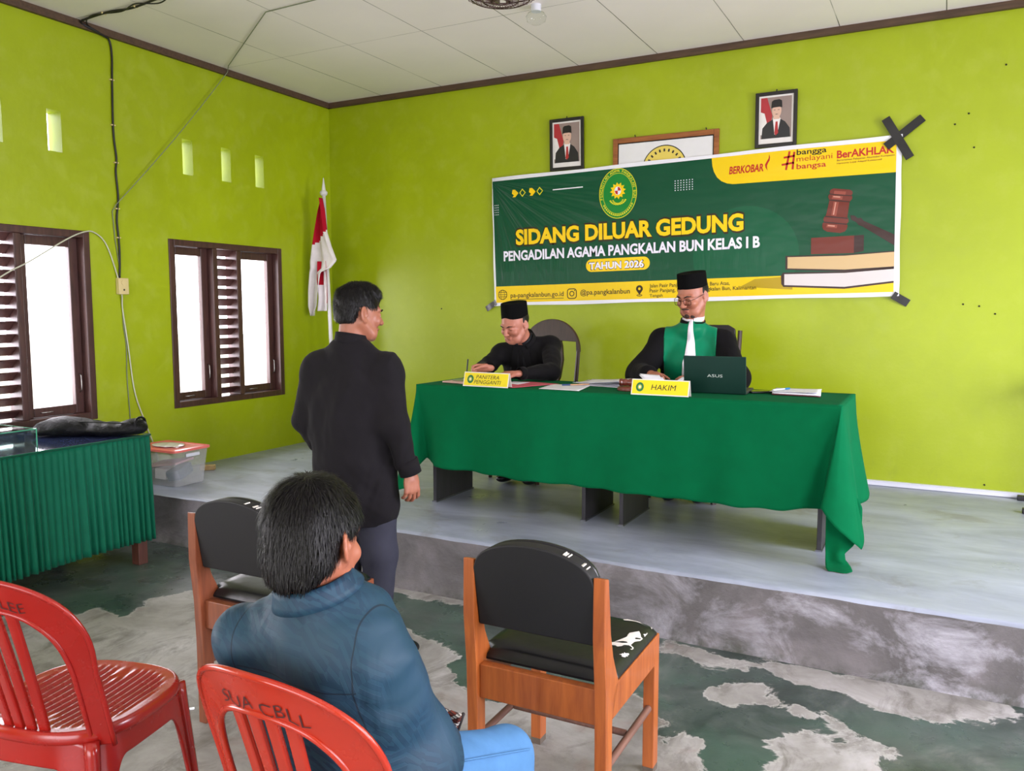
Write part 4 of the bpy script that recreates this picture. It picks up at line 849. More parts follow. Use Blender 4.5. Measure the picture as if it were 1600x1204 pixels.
# --- wooden chairs with black vinyl
M_TEAK = wood('orange_varnished_wood', (140, 68, 26), (186, 102, 44), 0.42, 5, axis=2, coat=0.25); M_TEAKD = wood('worn_dark_wood_rod', (96, 66, 56), (132, 92, 76), 0.6, axis=1)
M_TEAK2 = wood('red_brown_varnished_wood', (104, 52, 30), (146, 80, 48), 0.42, 5, axis=2, coat=0.25)
m = NT('black_vinyl'); m.pr(lin((20, 21, 24)), 0.34, spec=0.4); v = m.coord('Object'); m.bump(m.math('ADD', m.noise(v, 7, 3), m.math('MULTIPLY', m.noise(v, 300, 2), 0.05)), 0.25, 0.012); M_VINYL = m.m
M_VINB = simple('matte_black_back_panel', (18, 18, 20), 0.7, 0.12, 10, 0.1); M_FOAM = simple('torn_vinyl_lining', (214, 208, 200), 0.9, 0.1); M_SHOE = simple('dirty_leg_foot', (96, 84, 74), 0.8, 0.2, 20)
def wooden_chair(loc, rz, lab, wd, tears, group='wooden chairs with black vinyl seats'):
    r = empty('wooden_chair', loc, rz, lab, 'chair', group); w = .213
    R2 = random.Random(int(loc[0]*100))
    for sx in (-1, 1):
        a, b = (sx*w-.036*sx, sx*w); q = MB(); q.bx(min(a, b), max(a, b), .175, .222, .02, .445); q.build('leg', wd, r, bevel=.003)
        q = MB(); q.bx(min(a, b)+.001, max(a, b)-.001, .176, .221, 0, .022); q.build('leg_foot', M_SHOE, r)
        prof = [(-.245, 0), (-.198, 0), (-.198, .36), (-.150, .445), (-.165, .47), (-.195, .53), (-.215, .60), (-.235, .755), (-.262, .762), (-.265, .60), (-.250, .45), (-.245, .3)]
        q = MB(); x0_ = sx*w-(.034 if sx > 0 else 0); q.prism([(y_, z_) for y_, z_ in prof][::-1], lambda u, v, k, X=x0_: (X+(.034 if k else 0), u, v)); q.build('leg', wd, r, bevel=.003)
        q = MB(); X = sx*(w-.013); q.bx(X-.013, X+.013, -.197, .176, .355, .445); q.build('seat_rail', wd, r, bevel=.003)
        q = MB(); q.cyl((sx*(w-.018), -.2, .215), (sx*(w-.018), .178, .215), .011, None, 12); q.build('stretcher', M_TEAKD, r, smooth=40)
    q = MB(); q.bx(-w+.034, w-.034, -.232, -.200, .345, .445); q.build('seat_rail', wd, r, bevel=.003)
    q = MB(); q.bx(-w+.036, w-.036, .185, .212, .355, .44); q.build('seat_rail', wd, r, bevel=.003)
    q = MB(); q.cyl((-w+.03, .0, .215), (w-.03, .0, .215), .010, None, 12); q.build('stretcher', M_TEAKD, r, smooth=40)
    # cushion
    nx_, ny_ = 40, 40; x1 = w-.030; y0_, y1_ = -.192, .205; V = []
    def top(u, v):
        su, sv = abs(2*u-1), abs(2*v-1); e = (1-su**8)*(1-sv**8); return .452+.040*e**.45+.004*math.sin(u*5+1)*math.sin(v*4)*e
    x1b = w-.004
    G = np.array([[(-x1b+2*x1b*i/nx_ if j > 3 else (-x1+2*x1*i/nx_), y0_+(y1_-y0_)*j/ny_, top(i/nx_, j/ny_)) for j in range(ny_+1)] for i in range(nx_+1)])
    q = MB(); q.grid(G); B = G.copy(); B[:, :, 2] = .4455; q.grid(B[::-1])
    for e_ in (G[:, 0], G[:, -1], G[0], G[-1]):
        lo = e_.copy(); lo[:, 2] = .4455; q.grid(np.stack([e_, lo], 1))
    cu = q.build('seat_cushion', M_VINYL, r, smooth=True)
    for k, (u, v, s, ang) in enumerate(tears):
        P = []; n_ = 16; lr = random.Random(k*7+3)
        for a in range(n_):
            rr_ = s*(0.45+0.75*lr.random())*(1.0+1.2*abs(math.cos(2*math.pi*a/n_)))*.5; uu = u+rr_*math.cos(2*math.pi*a/n_)*math.cos(ang)-rr_*.5*math.sin(2*math.pi*a/n_)*math.sin(ang); vv = v+rr_*math.cos(2*math.pi*a/n_)*math.sin(ang)+rr_*.5*math.sin(2*math.pi*a/n_)*math.cos(ang)
            uu = min(.985, max(.015, uu)); vv = min(.985, max(.015, vv)); P.append((-x1b+2*x1b*uu, y0_+(y1_-y0_)*vv, top(uu, vv)+.0016))
        c_ = np.mean(P, 0); uu = (c_[0]+x1b)/(2*x1b); vv = (c_[1]-y0_)/(y1_-y0_); Vv = P+[(c_[0], c_[1], top(uu, vv)+.0016)]
        mkobj('torn_patch', Vv, [(a, (a+1) % n_, n_) for a in range(n_)], M_FOAM, cu, smooth=True)
    # padded back with an arched top, set between the posts
    P = [(-.178, .565), (.178, .565), (.183, .735)]+[(.178*math.cos(a)+0.0, .742+.085*math.sin(a)) for a in np.linspace(.12, math.pi-.12, 22)]+[(-.183, .735)]
    bl = lambda u, v, k: (u, -.215-.16*(v-.56)+(.020 if k else -.028)+.25*u*u, v)
    q = MB(); q.prism(P, bl); bk = q.build('back_panel', M_VINB, r, bevel=.006)
    P2 = [(a*.97, .5705+(b-.565)*.985) for a, b in P]; bl2 = lambda u, v, k: (u, -.198-.16*(v-.56)+(.028 if k else .0)+.25*u*u, v)
    q = MB(); q.prism(P2, bl2); q.build('back_cushion', M_VINYL, r, bevel=.012, segs=3)
    q = MB()
    for k in range(5):
        a = .45+.22*k*R2.random()+k*.12; u, v_ = .176*math.cos(a), .744+.083*math.sin(a); q.box((u, -.215-.16*(v_-.56)+.25*u*u-.006, v_), (.007, .022, .0035), rotm(0, R2.uniform(-.9, .3), 0))
        q.build('tear', M_FOAM, bk); q = MB()
    return r
wooden_chair((3.935, -3.625, 0), math.radians(0.5), 'orange-brown wooden chair with torn black vinyl seat standing alone in the right foreground', M_TEAK, [(.93, .62, .16, 1.3), (.90, .45, .10, .6), (.86, .93, .13, .2), (.97, .34, .05, 1.2), (.28, .96, .06, 0), (.99, .78, .05, 1.4)])
wooden_chair((2.825, -3.625, 0), math.radians(1.5), 'red-brown wooden chair with torn black vinyl seat behind the standing man', M_TEAK2, [(.90, .80, .10, .4), (.78, .93, .10, .1), (.93, .62, .06, .9), (.62, .90, .06, 2.), (.70, .75, .05, .5)])

# --- red plastic chairs
m = NT('red_plastic'); c = lin((160, 28, 22)); m.pr(c, 0.22, spec=0.6); v = m.coord('Object'); m.col(m.ramp(m.noise(v, 9, 4), [(0.3, tuple(x*.88 for x in c)), (0.7, c)])); m.rough(m.ramp(m.noise(v, 14, 4), [(0.3, (.16,)*3), (.75, (.34,)*3)])); m.bump(m.noise(v, 90, 2), 0.04, 0.002); M_REDP = m.m
m = NT('orange_red_plastic'); c = lin((172, 42, 22)); m.pr(c, 0.22, spec=0.6); v = m.coord('Object'); m.col(m.ramp(m.noise(v, 9, 4), [(0.3, tuple(x*.86 for x in c)), (0.7, c)])); m.rough(m.ramp(m.noise(v, 14, 4), [(0.3, (.16,)*3), (.75, (.34,)*3)])); m.bump(m.noise(v, 90, 2), 0.04, 0.002); M_REDP2 = m.m
M_MARKER = simple('marker_ink', (60, 20, 20), 0.6)
def plastic_chair(loc, rz, lab, mt, writing):
    r = empty('plastic_chair', loc, rz, lab, 'chair', 'red plastic stacking chairs')
    sup = lambda a, rx, ry, p: (rx*np.sign(math.cos(a))*abs(math.cos(a))**(2/p), ry*np.sign(math.sin(a))*abs(math.sin(a))**(2/p))
    # seat with front-to-back ribs
    NA, NR = 160, 44; G = np.zeros((NA, NR+7, 3))
    for i in range(NA):
        a = 2*math.pi*i/NA; ex_, ey_ = sup(a, .212, .205, 2.7)
        for j in range(NR+1):
            t = j/NR; x, y = ex_*t, ey_*t; rib = (0.0035*math.sin(x*2*math.pi/.0235) if t < .88 else 0)*min(1, (.88-t)*12 if t < .88 else 0)
            G[i, j] = (x, y, .43-.016*(1-t*t)+rib-.006*max(0, y/.2)**2)
        for k, (s, dz) in enumerate(((1.012, -.002), (1.03, -.008), (1.04, -.02), (1.035, -.03), (1.02, -.032), (.99, -.02))): G[i, NR+1+k] = (ex_*s, ey_*s, .43+dz-.006*max(0, ey_/.2)**2)
    q = MB(); q.grid(G, close_u=True); q.build('seat', mt, r, smooth=True)
    # apron and legs: one moulded skirt that runs down into four legs
    NA = 360; NV = 20; G = np.zeros((NA, NV, 3)); corners = [math.radians(x) for x in (45, 135, 225, 315)]
    for i in range(NA):
        a = 2*math.pi*i/NA; d = min(abs((a-c_+math.pi) % (2*math.pi)-math.pi) for c_ in corners)
        w0, w1 = .17, .62; zb = 0.0 if d < w0 else (.335*(1-(1-min(1, (d-w0)/(w1-w0)))**2.2)+ .02*min(1, (d-w0)/(w1-w0))*0)
        for j in range(NV):
            t = j/(NV-1); z = .405-(.405-zb)*t; fl_ = 1.0+.20*((.405-z)/.405)**1.0; ex_, ey_ = sup(a, .196, .192, 4.0)
            G[i, j] = (ex_*fl_, ey_*fl_, z)
    q = MB(); q.grid(G, close_u=True); o_ = q.build('legs_and_apron', mt, r, smooth=True); s_ = o_.modifiers.new('s', 'SOLIDIFY'); s_.thickness = .007; s_.offset = 1
    # leg ribs: raised spine down every corner
    for c_ in corners:
        P = []; 
        for z in np.linspace(.40, 0.006, 12):
            fl_ = 1.0+.20*((.405-z)/.405); ex_, ey_ = sup(c_, .196, .192, 4.0); P.append((ex_*fl_*1.015, ey_*fl_*1.015, z))
        q = MB(); q.tube(P, np.linspace(.019, .011, 12), 8); q.build('leg', mt, r, smooth=True)
    # reclined, curved back: hoop and centre slats
    def S(u, v): return np.array([u*(1+.06*(v-.42)), -.190-.24*(v-.42)-.10*max(0, v-.42)**2+1.15*u*u, v])
    def N(u, v):
        e = 1e-3; n = np.cross(S(u+e, v)-S(u-e, v), S(u, v+e)-S(u, v-e)); return n/np.linalg.norm(n)
    C = [(-.186, v_) for v_ in np.linspace(.385, .615, 9)]
    C += [(-.186*(math.cos(a)**.8), .615+.190*(math.sin(a)**.8)) for a in np.linspace(.03, math.pi/2-.02, 18)]; C += [(-x, y) for x, y in C[::-1]]
    C = np.array(C); wd = [.046+.034*max(0, min(1, (v_-.60)/.15)) for _, v_ in C]
    q = MB(); q.ribbon([S(u, v_) for u, v_ in C], [N(u, v_) for u, v_ in C], wd, .009); hp = q.build('hoop', mt, r, bevel=.0035)
    q = MB(); Tn = np.gradient(C, axis=0); Tn /= np.linalg.norm(Tn, axis=1)[:, None]; Nn = np.stack([-Tn[:, 1], Tn[:, 0]], 1)
    for s, off in ((1, 1), (-1, 1)):
        P = []
        for (u, v_), n_, w_ in zip(C, Nn, wd):
            uu, vv = u+s*n_[0]*w_/2, v_+s*n_[1]*w_/2; P.append(S(uu, vv)+N(uu, vv)*0.004)
        q.tube(P, .0065, 8)
        q.build('rolled_edge', mt, hp, smooth=True); q = MB()
    for k in range(4):
        u0 = -.054+.036*k; P = [(u0*(1+.15*(v_-.42)/.3), v_) for v_ in np.linspace(.395, .765, 12)]
        q = MB(); q.ribbon([S(u, v_)-N(u, v_)*.001 for u, v_ in P], [N(u, v_) for u, v_ in P], .026, .012); q.build('slat', mt, r, bevel=.004)
    # handwritten marker letters along the rail, on the rear face
    V = []; F = []; tv, tf, asp = text_verts(writing, -0.012); x0_, x1_, z0_, z1_ = -.085, .105, .772, .798
    for a, b in tv: u = x1_-(x1_-x0_)*(1-a) if False else x0_+(x1_-x0_)*a; v_ = z0_+(z1_-z0_)*b-0.9*u*u+.004*math.sin(a*19); p = S(u, v_)+N(u, v_)*.0062; V.append(p)
    mkobj('marker_writing', V, tf, M_MARKER, hp)
    return r
plastic_chair((2.885, -4.475, 0), math.radians(13), 'empty red plastic chair at the left edge of the foreground', M_REDP, 'SUA CHLEE')
plastic_chair((3.885, -4.535, 0), math.radians(-1), 'orange-red plastic chair the seated man in the teal shirt sits on', M_REDP2, 'SUA CBLL')

# --- skirted side table at the left
M_SKIRT = cloth('green_pleated_satin', (8, 88, 64), 0.55, 300, 0.06, 0.1, 8, 0.05); M_TLEG = wood('brown_table_leg', (62, 34, 26), (92, 52, 38), 0.5)
r = empty('skirted_table', (0.48, -3.9, 0), 0, 'long table against the left wall with a pleated green skirt', 'table')
mb = MB(); mb.bx(0.03, 0.90, -5.2, -2.70, 0.715, 0.742); mb.build('table_top', M_TLEG, r, world=True, bevel=.003)
mb = MB(); mb.bx(0.035, 0.905, -5.2, -2.695, 0.7425, 0.748); m = NT('blue_tinted_glass_top'); m.pr(lin((52, 60, 96)), 0.06, spec=0.8); mb.build('glass_top', m.m, r, world=True, bevel=.002)
for lx, ly in ((.86, -2.75), (.09, -2.75), (.86, -5.15), (.09, -5.15)): mb = MB(); mb.bx(lx-.03, lx+.03, ly-.03, ly+.03, 0, .715); mb.build('leg', M_TLEG, r, world=True, bevel=.003)
ys_ = np.linspace(-5.2, -2.70, 1100); NZ = 16; path = [(0.905, y, 1.0, 0.0) for y in ys_]+[(0.905-0.02*math.sin(t), -2.70+0.02*(1-math.cos(t)), 0.7, 0.7) for t in ()]+[(x, -2.692, 0.0, 1.0) for x in np.linspace(.90, .04, 380)]
G = np.zeros((len(path), NZ, 3)); L_ = 0
for i, (x, y, nx1, ny1) in enumerate(path):
    L_ += 0 if i == 0 else math.hypot(x-path[i-1][0], y-path[i-1][1]); ph = L_*2*math.pi/.036+2.4*math.sin(L_*7.3)+1.5*math.sin(L_*19.1)+.8*math.sin(L_*41)
    for j in range(NZ):
        t = j/(NZ-1); amp = (.003+.012*t**.7)*(.75+.45*math.sin(L_*13.7)*math.sin(L_*5.1+1)); dd = amp*(math.sin(ph+.5*math.sin(L_*11)*t)+.35*math.sin(ph*.5+1)*t)+.018*t+.006
        G[i, j] = (x+nx1*dd, y+ny1*dd, .742-.60*t-0.006*math.sin(L_*5)*t)
mb = MB(); mb.grid(G); o = mb.build('skirt', M_SKIRT, r, world=True, smooth=True); s_ = o.modifiers.new('s', 'SOLIDIFY'); s_.thickness = .0015
mb = MB(); mb.tube([(0.914, -5.2, .744), (0.914, -2.69, .744), (0.04, -2.686, .744)], .006, 8); mb.build('skirt_band', M_SKIRT, r, world=True, smooth=True)

# --- small black stand whose feet show at the right edge of the stage
M_BLK = simple('black_enamel', (24, 24, 26), 0.4, 0.1)
r = empty('floor_stand', (5.55, -0.24, STZ), 0, 'black stand at the far right of the stage with two dark feet showing', 'stand')
for yy in (-.07, -.43): mb = MB(); mb.bx(5.335, 5.80, yy-.02, yy+.02, STZ, STZ+.03); mb.build('foot', M_BLK, r, world=True, bevel=.004)
mb = MB(); mb.bx(5.62, 5.66, -.43, -.07, STZ+.031, STZ+.06); mb.build('cross_bar', M_BLK, r, world=True, bevel=.004)
mb = MB(); mb.cyl((5.64, -.25, STZ+.06), (5.64, -.25, STZ+.72), .016, None, 14); mb.build('post', M_BLK, r, world=True, smooth=40)
mb = MB(); mb.bx(5.46, 5.82, -.42, -.10, STZ+.72, STZ+.745); mb.build('shelf', M_BLK, r, world=True, bevel=.004)
# ---------------------------------------------------------------- people
def skin(name, rgb):
    m = NT(name); c = lin(rgb); m.pr(c, 0.45, spec=0.45); m.p.inputs['Subsurface Weight'].default_value = 0.12; m.p.inputs['Subsurface Radius'].default_value = (1, .35, .2); m.p.inputs['Subsurface Scale'].default_value = 0.006
    v = m.coord('Object'); n = m.noise(v, 22, 4, 0.6); m.col(m.ramp(n, [(0.3, (c[0]*.88, c[1]*.82, c[2]*.80)), (0.7, tuple(min(1, x*1.08) for x in c))])); m.bump(m.noise(v, 220, 3), 0.08, 0.002); return m.m
m = NT('black_hair'); m.pr(lin((13, 11, 11)), 0.45, spec=0.3); v = m.coord('Object', (1, 1, .25)); m.bump(m.noise(v, 160, 4, 0.7), 0.6, 0.004); M_HAIR = m.m
M_VELVET = cloth('black_velvet_cap', (9, 9, 10), 0.95, 600, 0.1, 0.05, 10, 0.0); M_EYE = simple('eye_white', (220, 212, 206), 0.15, 0.0); M_IRIS = simple('dark_iris', (30, 20, 16), 0.1, 0.0); M_LIP1 = simple('lip_tone', (150, 84, 76), 0.45, 0.1)
nrm = lambda a: np.array(a, float)/np.linalg.norm(a)
def frame(heading, pitch=0.0, roll=0.0):
    """columns right, forward, up; heading in degrees right of +Y, pitch>0 looks down"""
    h, p, r_ = map(math.radians, (heading, pitch, roll))
    f = np.array([math.sin(h)*math.cos(p), math.cos(h)*math.cos(p), -math.sin(p)]); r0 = np.array([math.cos(h), -math.sin(h), 0.0]); u0 = np.cross(r0, f)
    r = r0*math.cos(r_)+u0*math.sin(r_); u = -r0*math.sin(r_)+u0*math.cos(r_); return np.stack([r, f, u], 1)
class Head:
    def __init__(s, c, M, k=1.0): s.c = np.array(c, float); s.M = M; s.k = k
    def T(s, p): return s.c+s.M@(np.array(p, float)*s.k)
    def ell(s, S, c, r, k=.008, mode='add', R=None): S.ell(s.T(c), np.array(r)*s.k, s.M if R is None else s.M@R, k, mode)
    def cap(s, S, a, b, ra, rb=None, k=.006, mode='add'): S.cap(s.T(a), s.T(b), ra*s.k, (ra if rb is None else rb)*s.k, k, mode)
    def build(s, S, closed=True, jaw=1.0):
        s.ell(S, (0, -.012, .032), (.076, .094, .084), .02)
        s.ell(S, (0, .016, -.028), (.064*jaw, .070, .078), .03)
        s.cap(S, (-.030*jaw, .055, -.085), (.030*jaw, .055, -.085), .026, k=.025); s.cap(S, (-.008, .070, -.098), (.008, .070, -.098), .016, k=.018)
        for x in (-1, 1):
            s.cap(S, (x*.058*jaw, -.005, -.045), (x*.040*jaw, .045, -.083), .018, k=.02)     # jaw line
            s.ell(S, (x*.040, .066, -.028), (.024, .020, .022), .018)                         # cheekbone
            s.cap(S, (x*.012, .086, .020), (x*.048, .070, .020), .010, .008, k=.012)           # brow ridge
            s.ell(S, (x*.031, .096, .000), (.019, .014, .012), .010, 'sub')                    # eye socket
            s.ell(S, (x*.031, .0745, .000), (.0155, .0135, .0105), .004)                       # lid / ball
            s.ell(S, (x*.0125, .099, -.034), (.0085, .010, .0075), .005)                       # nostril wing
            # ear
            R = rotm(0, math.radians(-x*8), math.radians(x*30)); s.ell(S, (x*.083, -.012, -.008), (.0062, .020, .034), .004, R=R); s.ell(S, (x*.079, -.003, -.036), (.006, .010, .012), .005)
            s.ell(S, (x*.0905, -.008, -.004), (.0065, .0125, .022), .003, 'sub', R=R); s.ell(S, (x*.080, .003, -.010), (.006, .006, .009), .004)
        s.cap(S, (0, .086, .008), (0, .108, -.030), .0075, .0115, k=.010); s.ell(S, (0, .108, -.032), (.010, .011, .009), .006)
        s.ell(S, (0, .088, -.060), (.022, .011, .0065), .006); s.ell(S, (0, .085, -.072), (.018, .011, .0070), .006)
        s.ell(S, (0, .101, -.0655), (.024, .008, .0018), .003, 'sub'); s.ell(S, (0, .095, -.082), (.014, .008, .005), .006, 'sub')
    def eyes(s, parent, closed):
        for x in (-1, 1):
            c = s.T((x*.031, .0752, -.0010)); q = SDF(c-.02, c+.02, .0014); q.ell(c, np.array((.0125, .0128, .0125 if not closed else .0110))*s.k, s.M, 0)
            if closed: q.half(s.T((0, 0, -.0045)), s.M[:, 2]); 
            q.half(s.T((0, .0705, 0)), -s.M[:, 1])
            o = q.build('eye', M_EYE if not closed else M_HAIR, parent)
        if not closed:
            for x in (-1, 1):
                c = s.T((x*.031, .0830, -.001)); q = SDF(c-.012, c+.012, .0012); q.ell(c, np.array((.0062, .0055, .0062))*s.k, s.M, 0); q.build('iris', M_IRIS, parent)
    def brows(s, parent, th=.0035, mat=None):
        for x in (-1, 1):
            c = s.T((x*.032, .088, .020)); q = SDF(c-.035, c+.035, .0018)
            q.cap(s.T((x*.015, .0965, .0175)), s.T((x*.032, .0925, .0235)), th*.9, th, .003); q.cap(s.T((x*.032, .0925, .0235)), s.T((x*.050, .0790, .0195)), th, th*.6, .003); q.build('eyebrow', mat or M_HAIR, parent)
    def lips(s, parent, mat):
        c = s.T((0, .092, -.066)); q = SDF(c-.035, c+.035, .0018)
        q.ell(s.T((0, .0895, -.0605)), np.array((.020, .0108, .0052))*s.k, s.M, .002); q.ell(s.T((0, .0875, -.0715)), np.array((.0165, .0105, .0056))*s.k, s.M, .002); q.ell(s.T((0, .1015, -.0655)), np.array((.026, .008, .0014))*s.k, s.M, .001, 'sub')
        q.build('lips', mat, parent)
    def songkok(s, parent, h=.088, z0=.044, tilt=0):
        R = s.M@rotm(math.radians(tilt), 0, 0); V = []; n = 56; rings = [(0.992, 0.0, 0), (1.0, .004, 0), (1.0, .03, 0), (.975, h-.008, 0), (.955, h-.001, 0), (.90, h, 0), (.5, h-.004, 0), (.16, h-.006, 0), (.0, h-.006, 0)]
        for sc, z, _ in rings:
            for k in range(n):
                a = 2*math.pi*k/n; x = .077*math.copysign(abs(math.cos(a))**.92, math.cos(a))*sc; y = .096*math.copysign(abs(math.sin(a))**.92, math.sin(a))*sc-.010; V.append(s.c+R@(np.array((x, y, z0+z+(.012 if y > 0 else .004)*abs(y)*3*0))*s.k))
        F = [(i*n+k, i*n+(k+1) % n, (i+1)*n+(k+1) % n, (i+1)*n+k) for i in range(len(rings)-1) for k in range(n)]+[tuple(range(n))[::-1]]
        o = mkobj('cap', V, F, M_VELVET, parent, world=True, smooth=50); return o
def hand(S, w, f, n, t, curl=(.3, .35, .3), k=1.0, thumb=(.55, .65, .25), curls=None, spread=.021, thumb2=None):
    """w wrist, f finger direction, n direction the palm faces, t thumb side; all world vectors"""
    w = np.array(w, float); f = nrm(f); n = nrm(np.array(n)-f*np.dot(n, f)); t = nrm(np.array(t)-f*np.dot(t, f)-n*np.dot(t, n)); R = np.stack([t, f, n], 1)
    S.ell(w+f*.048*k, np.array((.040, .050, .0155))*k, R, .010); S.cap(w-f*.01, w+f*.03*k, .0225*k, .024*k, .012, flat=(n, .72))
    for i in range(4): S.cap(w+(f*.035+t*(.018-.012*i))*k, w+(f*.082+t*(1.42*spread-spread*i))*k-n*.001, .0105*k, .0100*k, .008)
    for i in range(4):
        L = (.068, .076, .070, .055)[i]*k; c = curls[i] if curls else curl; p = w+(f*(.084, .088, .084, .076)[i]+t*(1.45*spread-spread*i*.98))*k; a = 0; r0 = .0092*k
        tdir = t*(.12-.08*i)
        for j, (fr, rr) in enumerate(((.44, .0088), (.31, .0080), (.25, .0070))):
            a += c[j]; d = nrm(f*math.cos(a)+n*math.sin(a)+tdir*(1 if a < .8 else 0)); p2 = p+d*L*fr; S.cap(p, p2, r0, rr*k, .003); p = p2; r0 = rr*k
    b = w+(f*.022+t*.026+n*.004)*k; d = nrm(f*thumb[0]+t*thumb[1]+n*thumb[2]); m_ = b+d*.040*k; S.cap(b, m_, .0135*k, .0108*k, .010)
    d2 = nrm(d*.75+f*.45+n*.25) if thumb2 is None else nrm(f*thumb2[0]+t*thumb2[1]+n*thumb2[2]); e = m_+d2*.030*k; S.cap(m_, e, .0105*k, .0088*k, .003); S.cap(e, e+nrm(d2*.9+f*.2)*.02*k, .0088*k, .0072*k, .003)
def torso(S, J, r=1.0, k=.05, belly=1.0):
    M = J['M']
    S.ell(J['chest'], np.array((.158, .108, .165))*r, M, k); S.ell((J['chest']+J['pelvis'])/2, np.array((.142, .103*belly, .17))*r, M, k); S.ell(J['pelvis'], np.array((.158, .115, .12))*r, M, k)
    S.cap(J['shL'], J['shR'], .056*r, .056*r, k); S.cap(J['neck'], J['shL'], .048*r, .046*r, k*.8); S.cap(J['neck'], J['shR'], .048*r, .046*r, k*.8)
def limbs(S, J, g=0.0, arms=True, legs=True, k=.02):
    if arms:
        for s in 'LR':
            S.cap(J['sh'+s], J['el'+s], .050+g, .038+g, k); S.cap(J['el'+s], J['wr'+s], .038+g, .0245+g, k)
    if legs:
        for s in 'LR':
            S.cap(J['hip'+s], J['kn'+s], .080+g, .055+g, k*1.5); S.cap(J['kn'+s], J['an'+s], .054+g, .036+g, k)
def bbox(J, pad, ks=None):
    P = np.array([v for kk, v in J.items() if kk != 'M' and (ks is None or kk in ks)]); return P.min(0)-pad, P.max(0)+pad
def strands(name, V, F, parent, n, c, M, length=(.012, .03), lift=.003, seed=1, flow='down', keep=None, mat=None):
    """thin tapered strands lying on a hair surface"""
    R = np.random.RandomState(seed); T = V[F]; ce = T.mean(1); nn = np.cross(T[:, 2]-T[:, 0], T[:, 3]-T[:, 1]); ar = np.linalg.norm(nn, axis=1)+1e-12; nn /= ar[:, None]
    loc = (ce-c)@M
    ok = np.ones(len(F), bool) if keep is None else keep(loc); pr_ = ar*ok; pr_ /= pr_.sum(); I = R.choice(len(F), n, p=pr_); p = ce[I]+R.randn(n, 3)*.001; N = nn[I]; L = loc[I]
    crown = np.array([0.005, -.045, .125]); rad = L-crown; rad /= np.linalg.norm(rad, axis=1)[:, None]; g = rad*(1.0 if flow == 'down' else .8)+np.array([0, .0, -.35]); g = g+R.randn(n, 3)*.16; g = g@M.T
    d = g-N*(g*N).sum(1)[:, None]; d /= np.linalg.norm(d, axis=1)[:, None]+1e-9; ln = R.uniform(*length, n)[:, None]; side = np.cross(N, d); w = R.uniform(.0006, .0011, n)[:, None]; up = R.uniform(.2, 1.0, n)[:, None]*lift
    pts = [p+N*.0003, p+d*ln*.5+N*up, p+d*ln+N*up*1.2-(p-ce[I])*0]; Vs = np.stack([pts[0]-side*w, pts[0]+side*w, pts[1]-side*w*.9, pts[1]+side*w*.9, pts[2]], 1).reshape(-1, 3)
    Fs = []; 
    for i in range(n): b = 5*i; Fs += [(b, b+1, b+3, b+2), (b+2, b+3, b+4)]
    o = mkobj(name, Vs, Fs, mat or M_HAIR, parent, world=True); o['kind'] = 'stuff'; return o
def collar(S_, c, M, r, h, th=.004, tilt=0): pass
def person_root(loc, lab): return empty('person', loc, 0, lab, 'person')
gravity_folds = [((22, 10, 3), 1.0), ((12, 26, -6), .8), ((6, 9, 20), .5), ((40, 22, 9), .35)]
def collar_band(name, neckc, axis, fwd, rx, ry, h, mat, parent, th=.005, gap=0.0, flare=.0, drop=.02):
    """band collar round the neck; gap in radians left open at the front"""
    ax = nrm(axis); f = nrm(np.array(fwd)-ax*np.dot(fwd, ax)); r = np.cross(f, ax); n = 60; G = []
    for i in range(n+1):
        a = gap/2+(2*math.pi-gap)*i/n; dr = r*math.sin(a)*rx+f*math.cos(a)*ry; dn = -drop*math.cos(a)
        G.append([neckc+dr*(1+flare*t)+ax*(h*t+dn*1.0) for t in (0, .35, .7, 1.0)])
    q = MB(); q.grid(np.array(G)); o = q.build(name, mat, parent, world=True, smooth=True); s_ = o.modifiers.new('s', 'SOLIDIFY'); s_.thickness = th; s_.offset = 0; return o
def shoe(name, ankle, toe, mat, parent):
    ankle = np.array(ankle, float); toe = np.array(toe, float); fz = ankle[2]-.075; d = toe-ankle; d[2] = 0; d = nrm(d); a = ankle+d*0; a[2] = 0
    z0 = toe[2]-.025 if toe[2] > .02 else 0.0; P = lambda t, z: np.array([ankle[0]+d[0]*t, ankle[1]+d[1]*t, z0+z]); S = SDF(np.minimum(P(-.09, -.01), P(.22, .13))-.06, np.maximum(P(-.09, 0), P(.22, .14))+.06, .004)
    sd = np.cross(d, (0, 0, 1)); S.ell(P(-.03, .035), (.036, .052, .045), np.stack([sd, d, (0, 0, 1)], 1), .02); S.ell(P(.11, .030), (.046, .075, .034), np.stack([sd, d, (0, 0, 1)], 1), .03); S.cap(P(-.01, .06), P(-.01, .09), .040, .038, .02)
    S.half(P(0, .004), (0, 0, -1), .004); S.build(name, mat, parent)

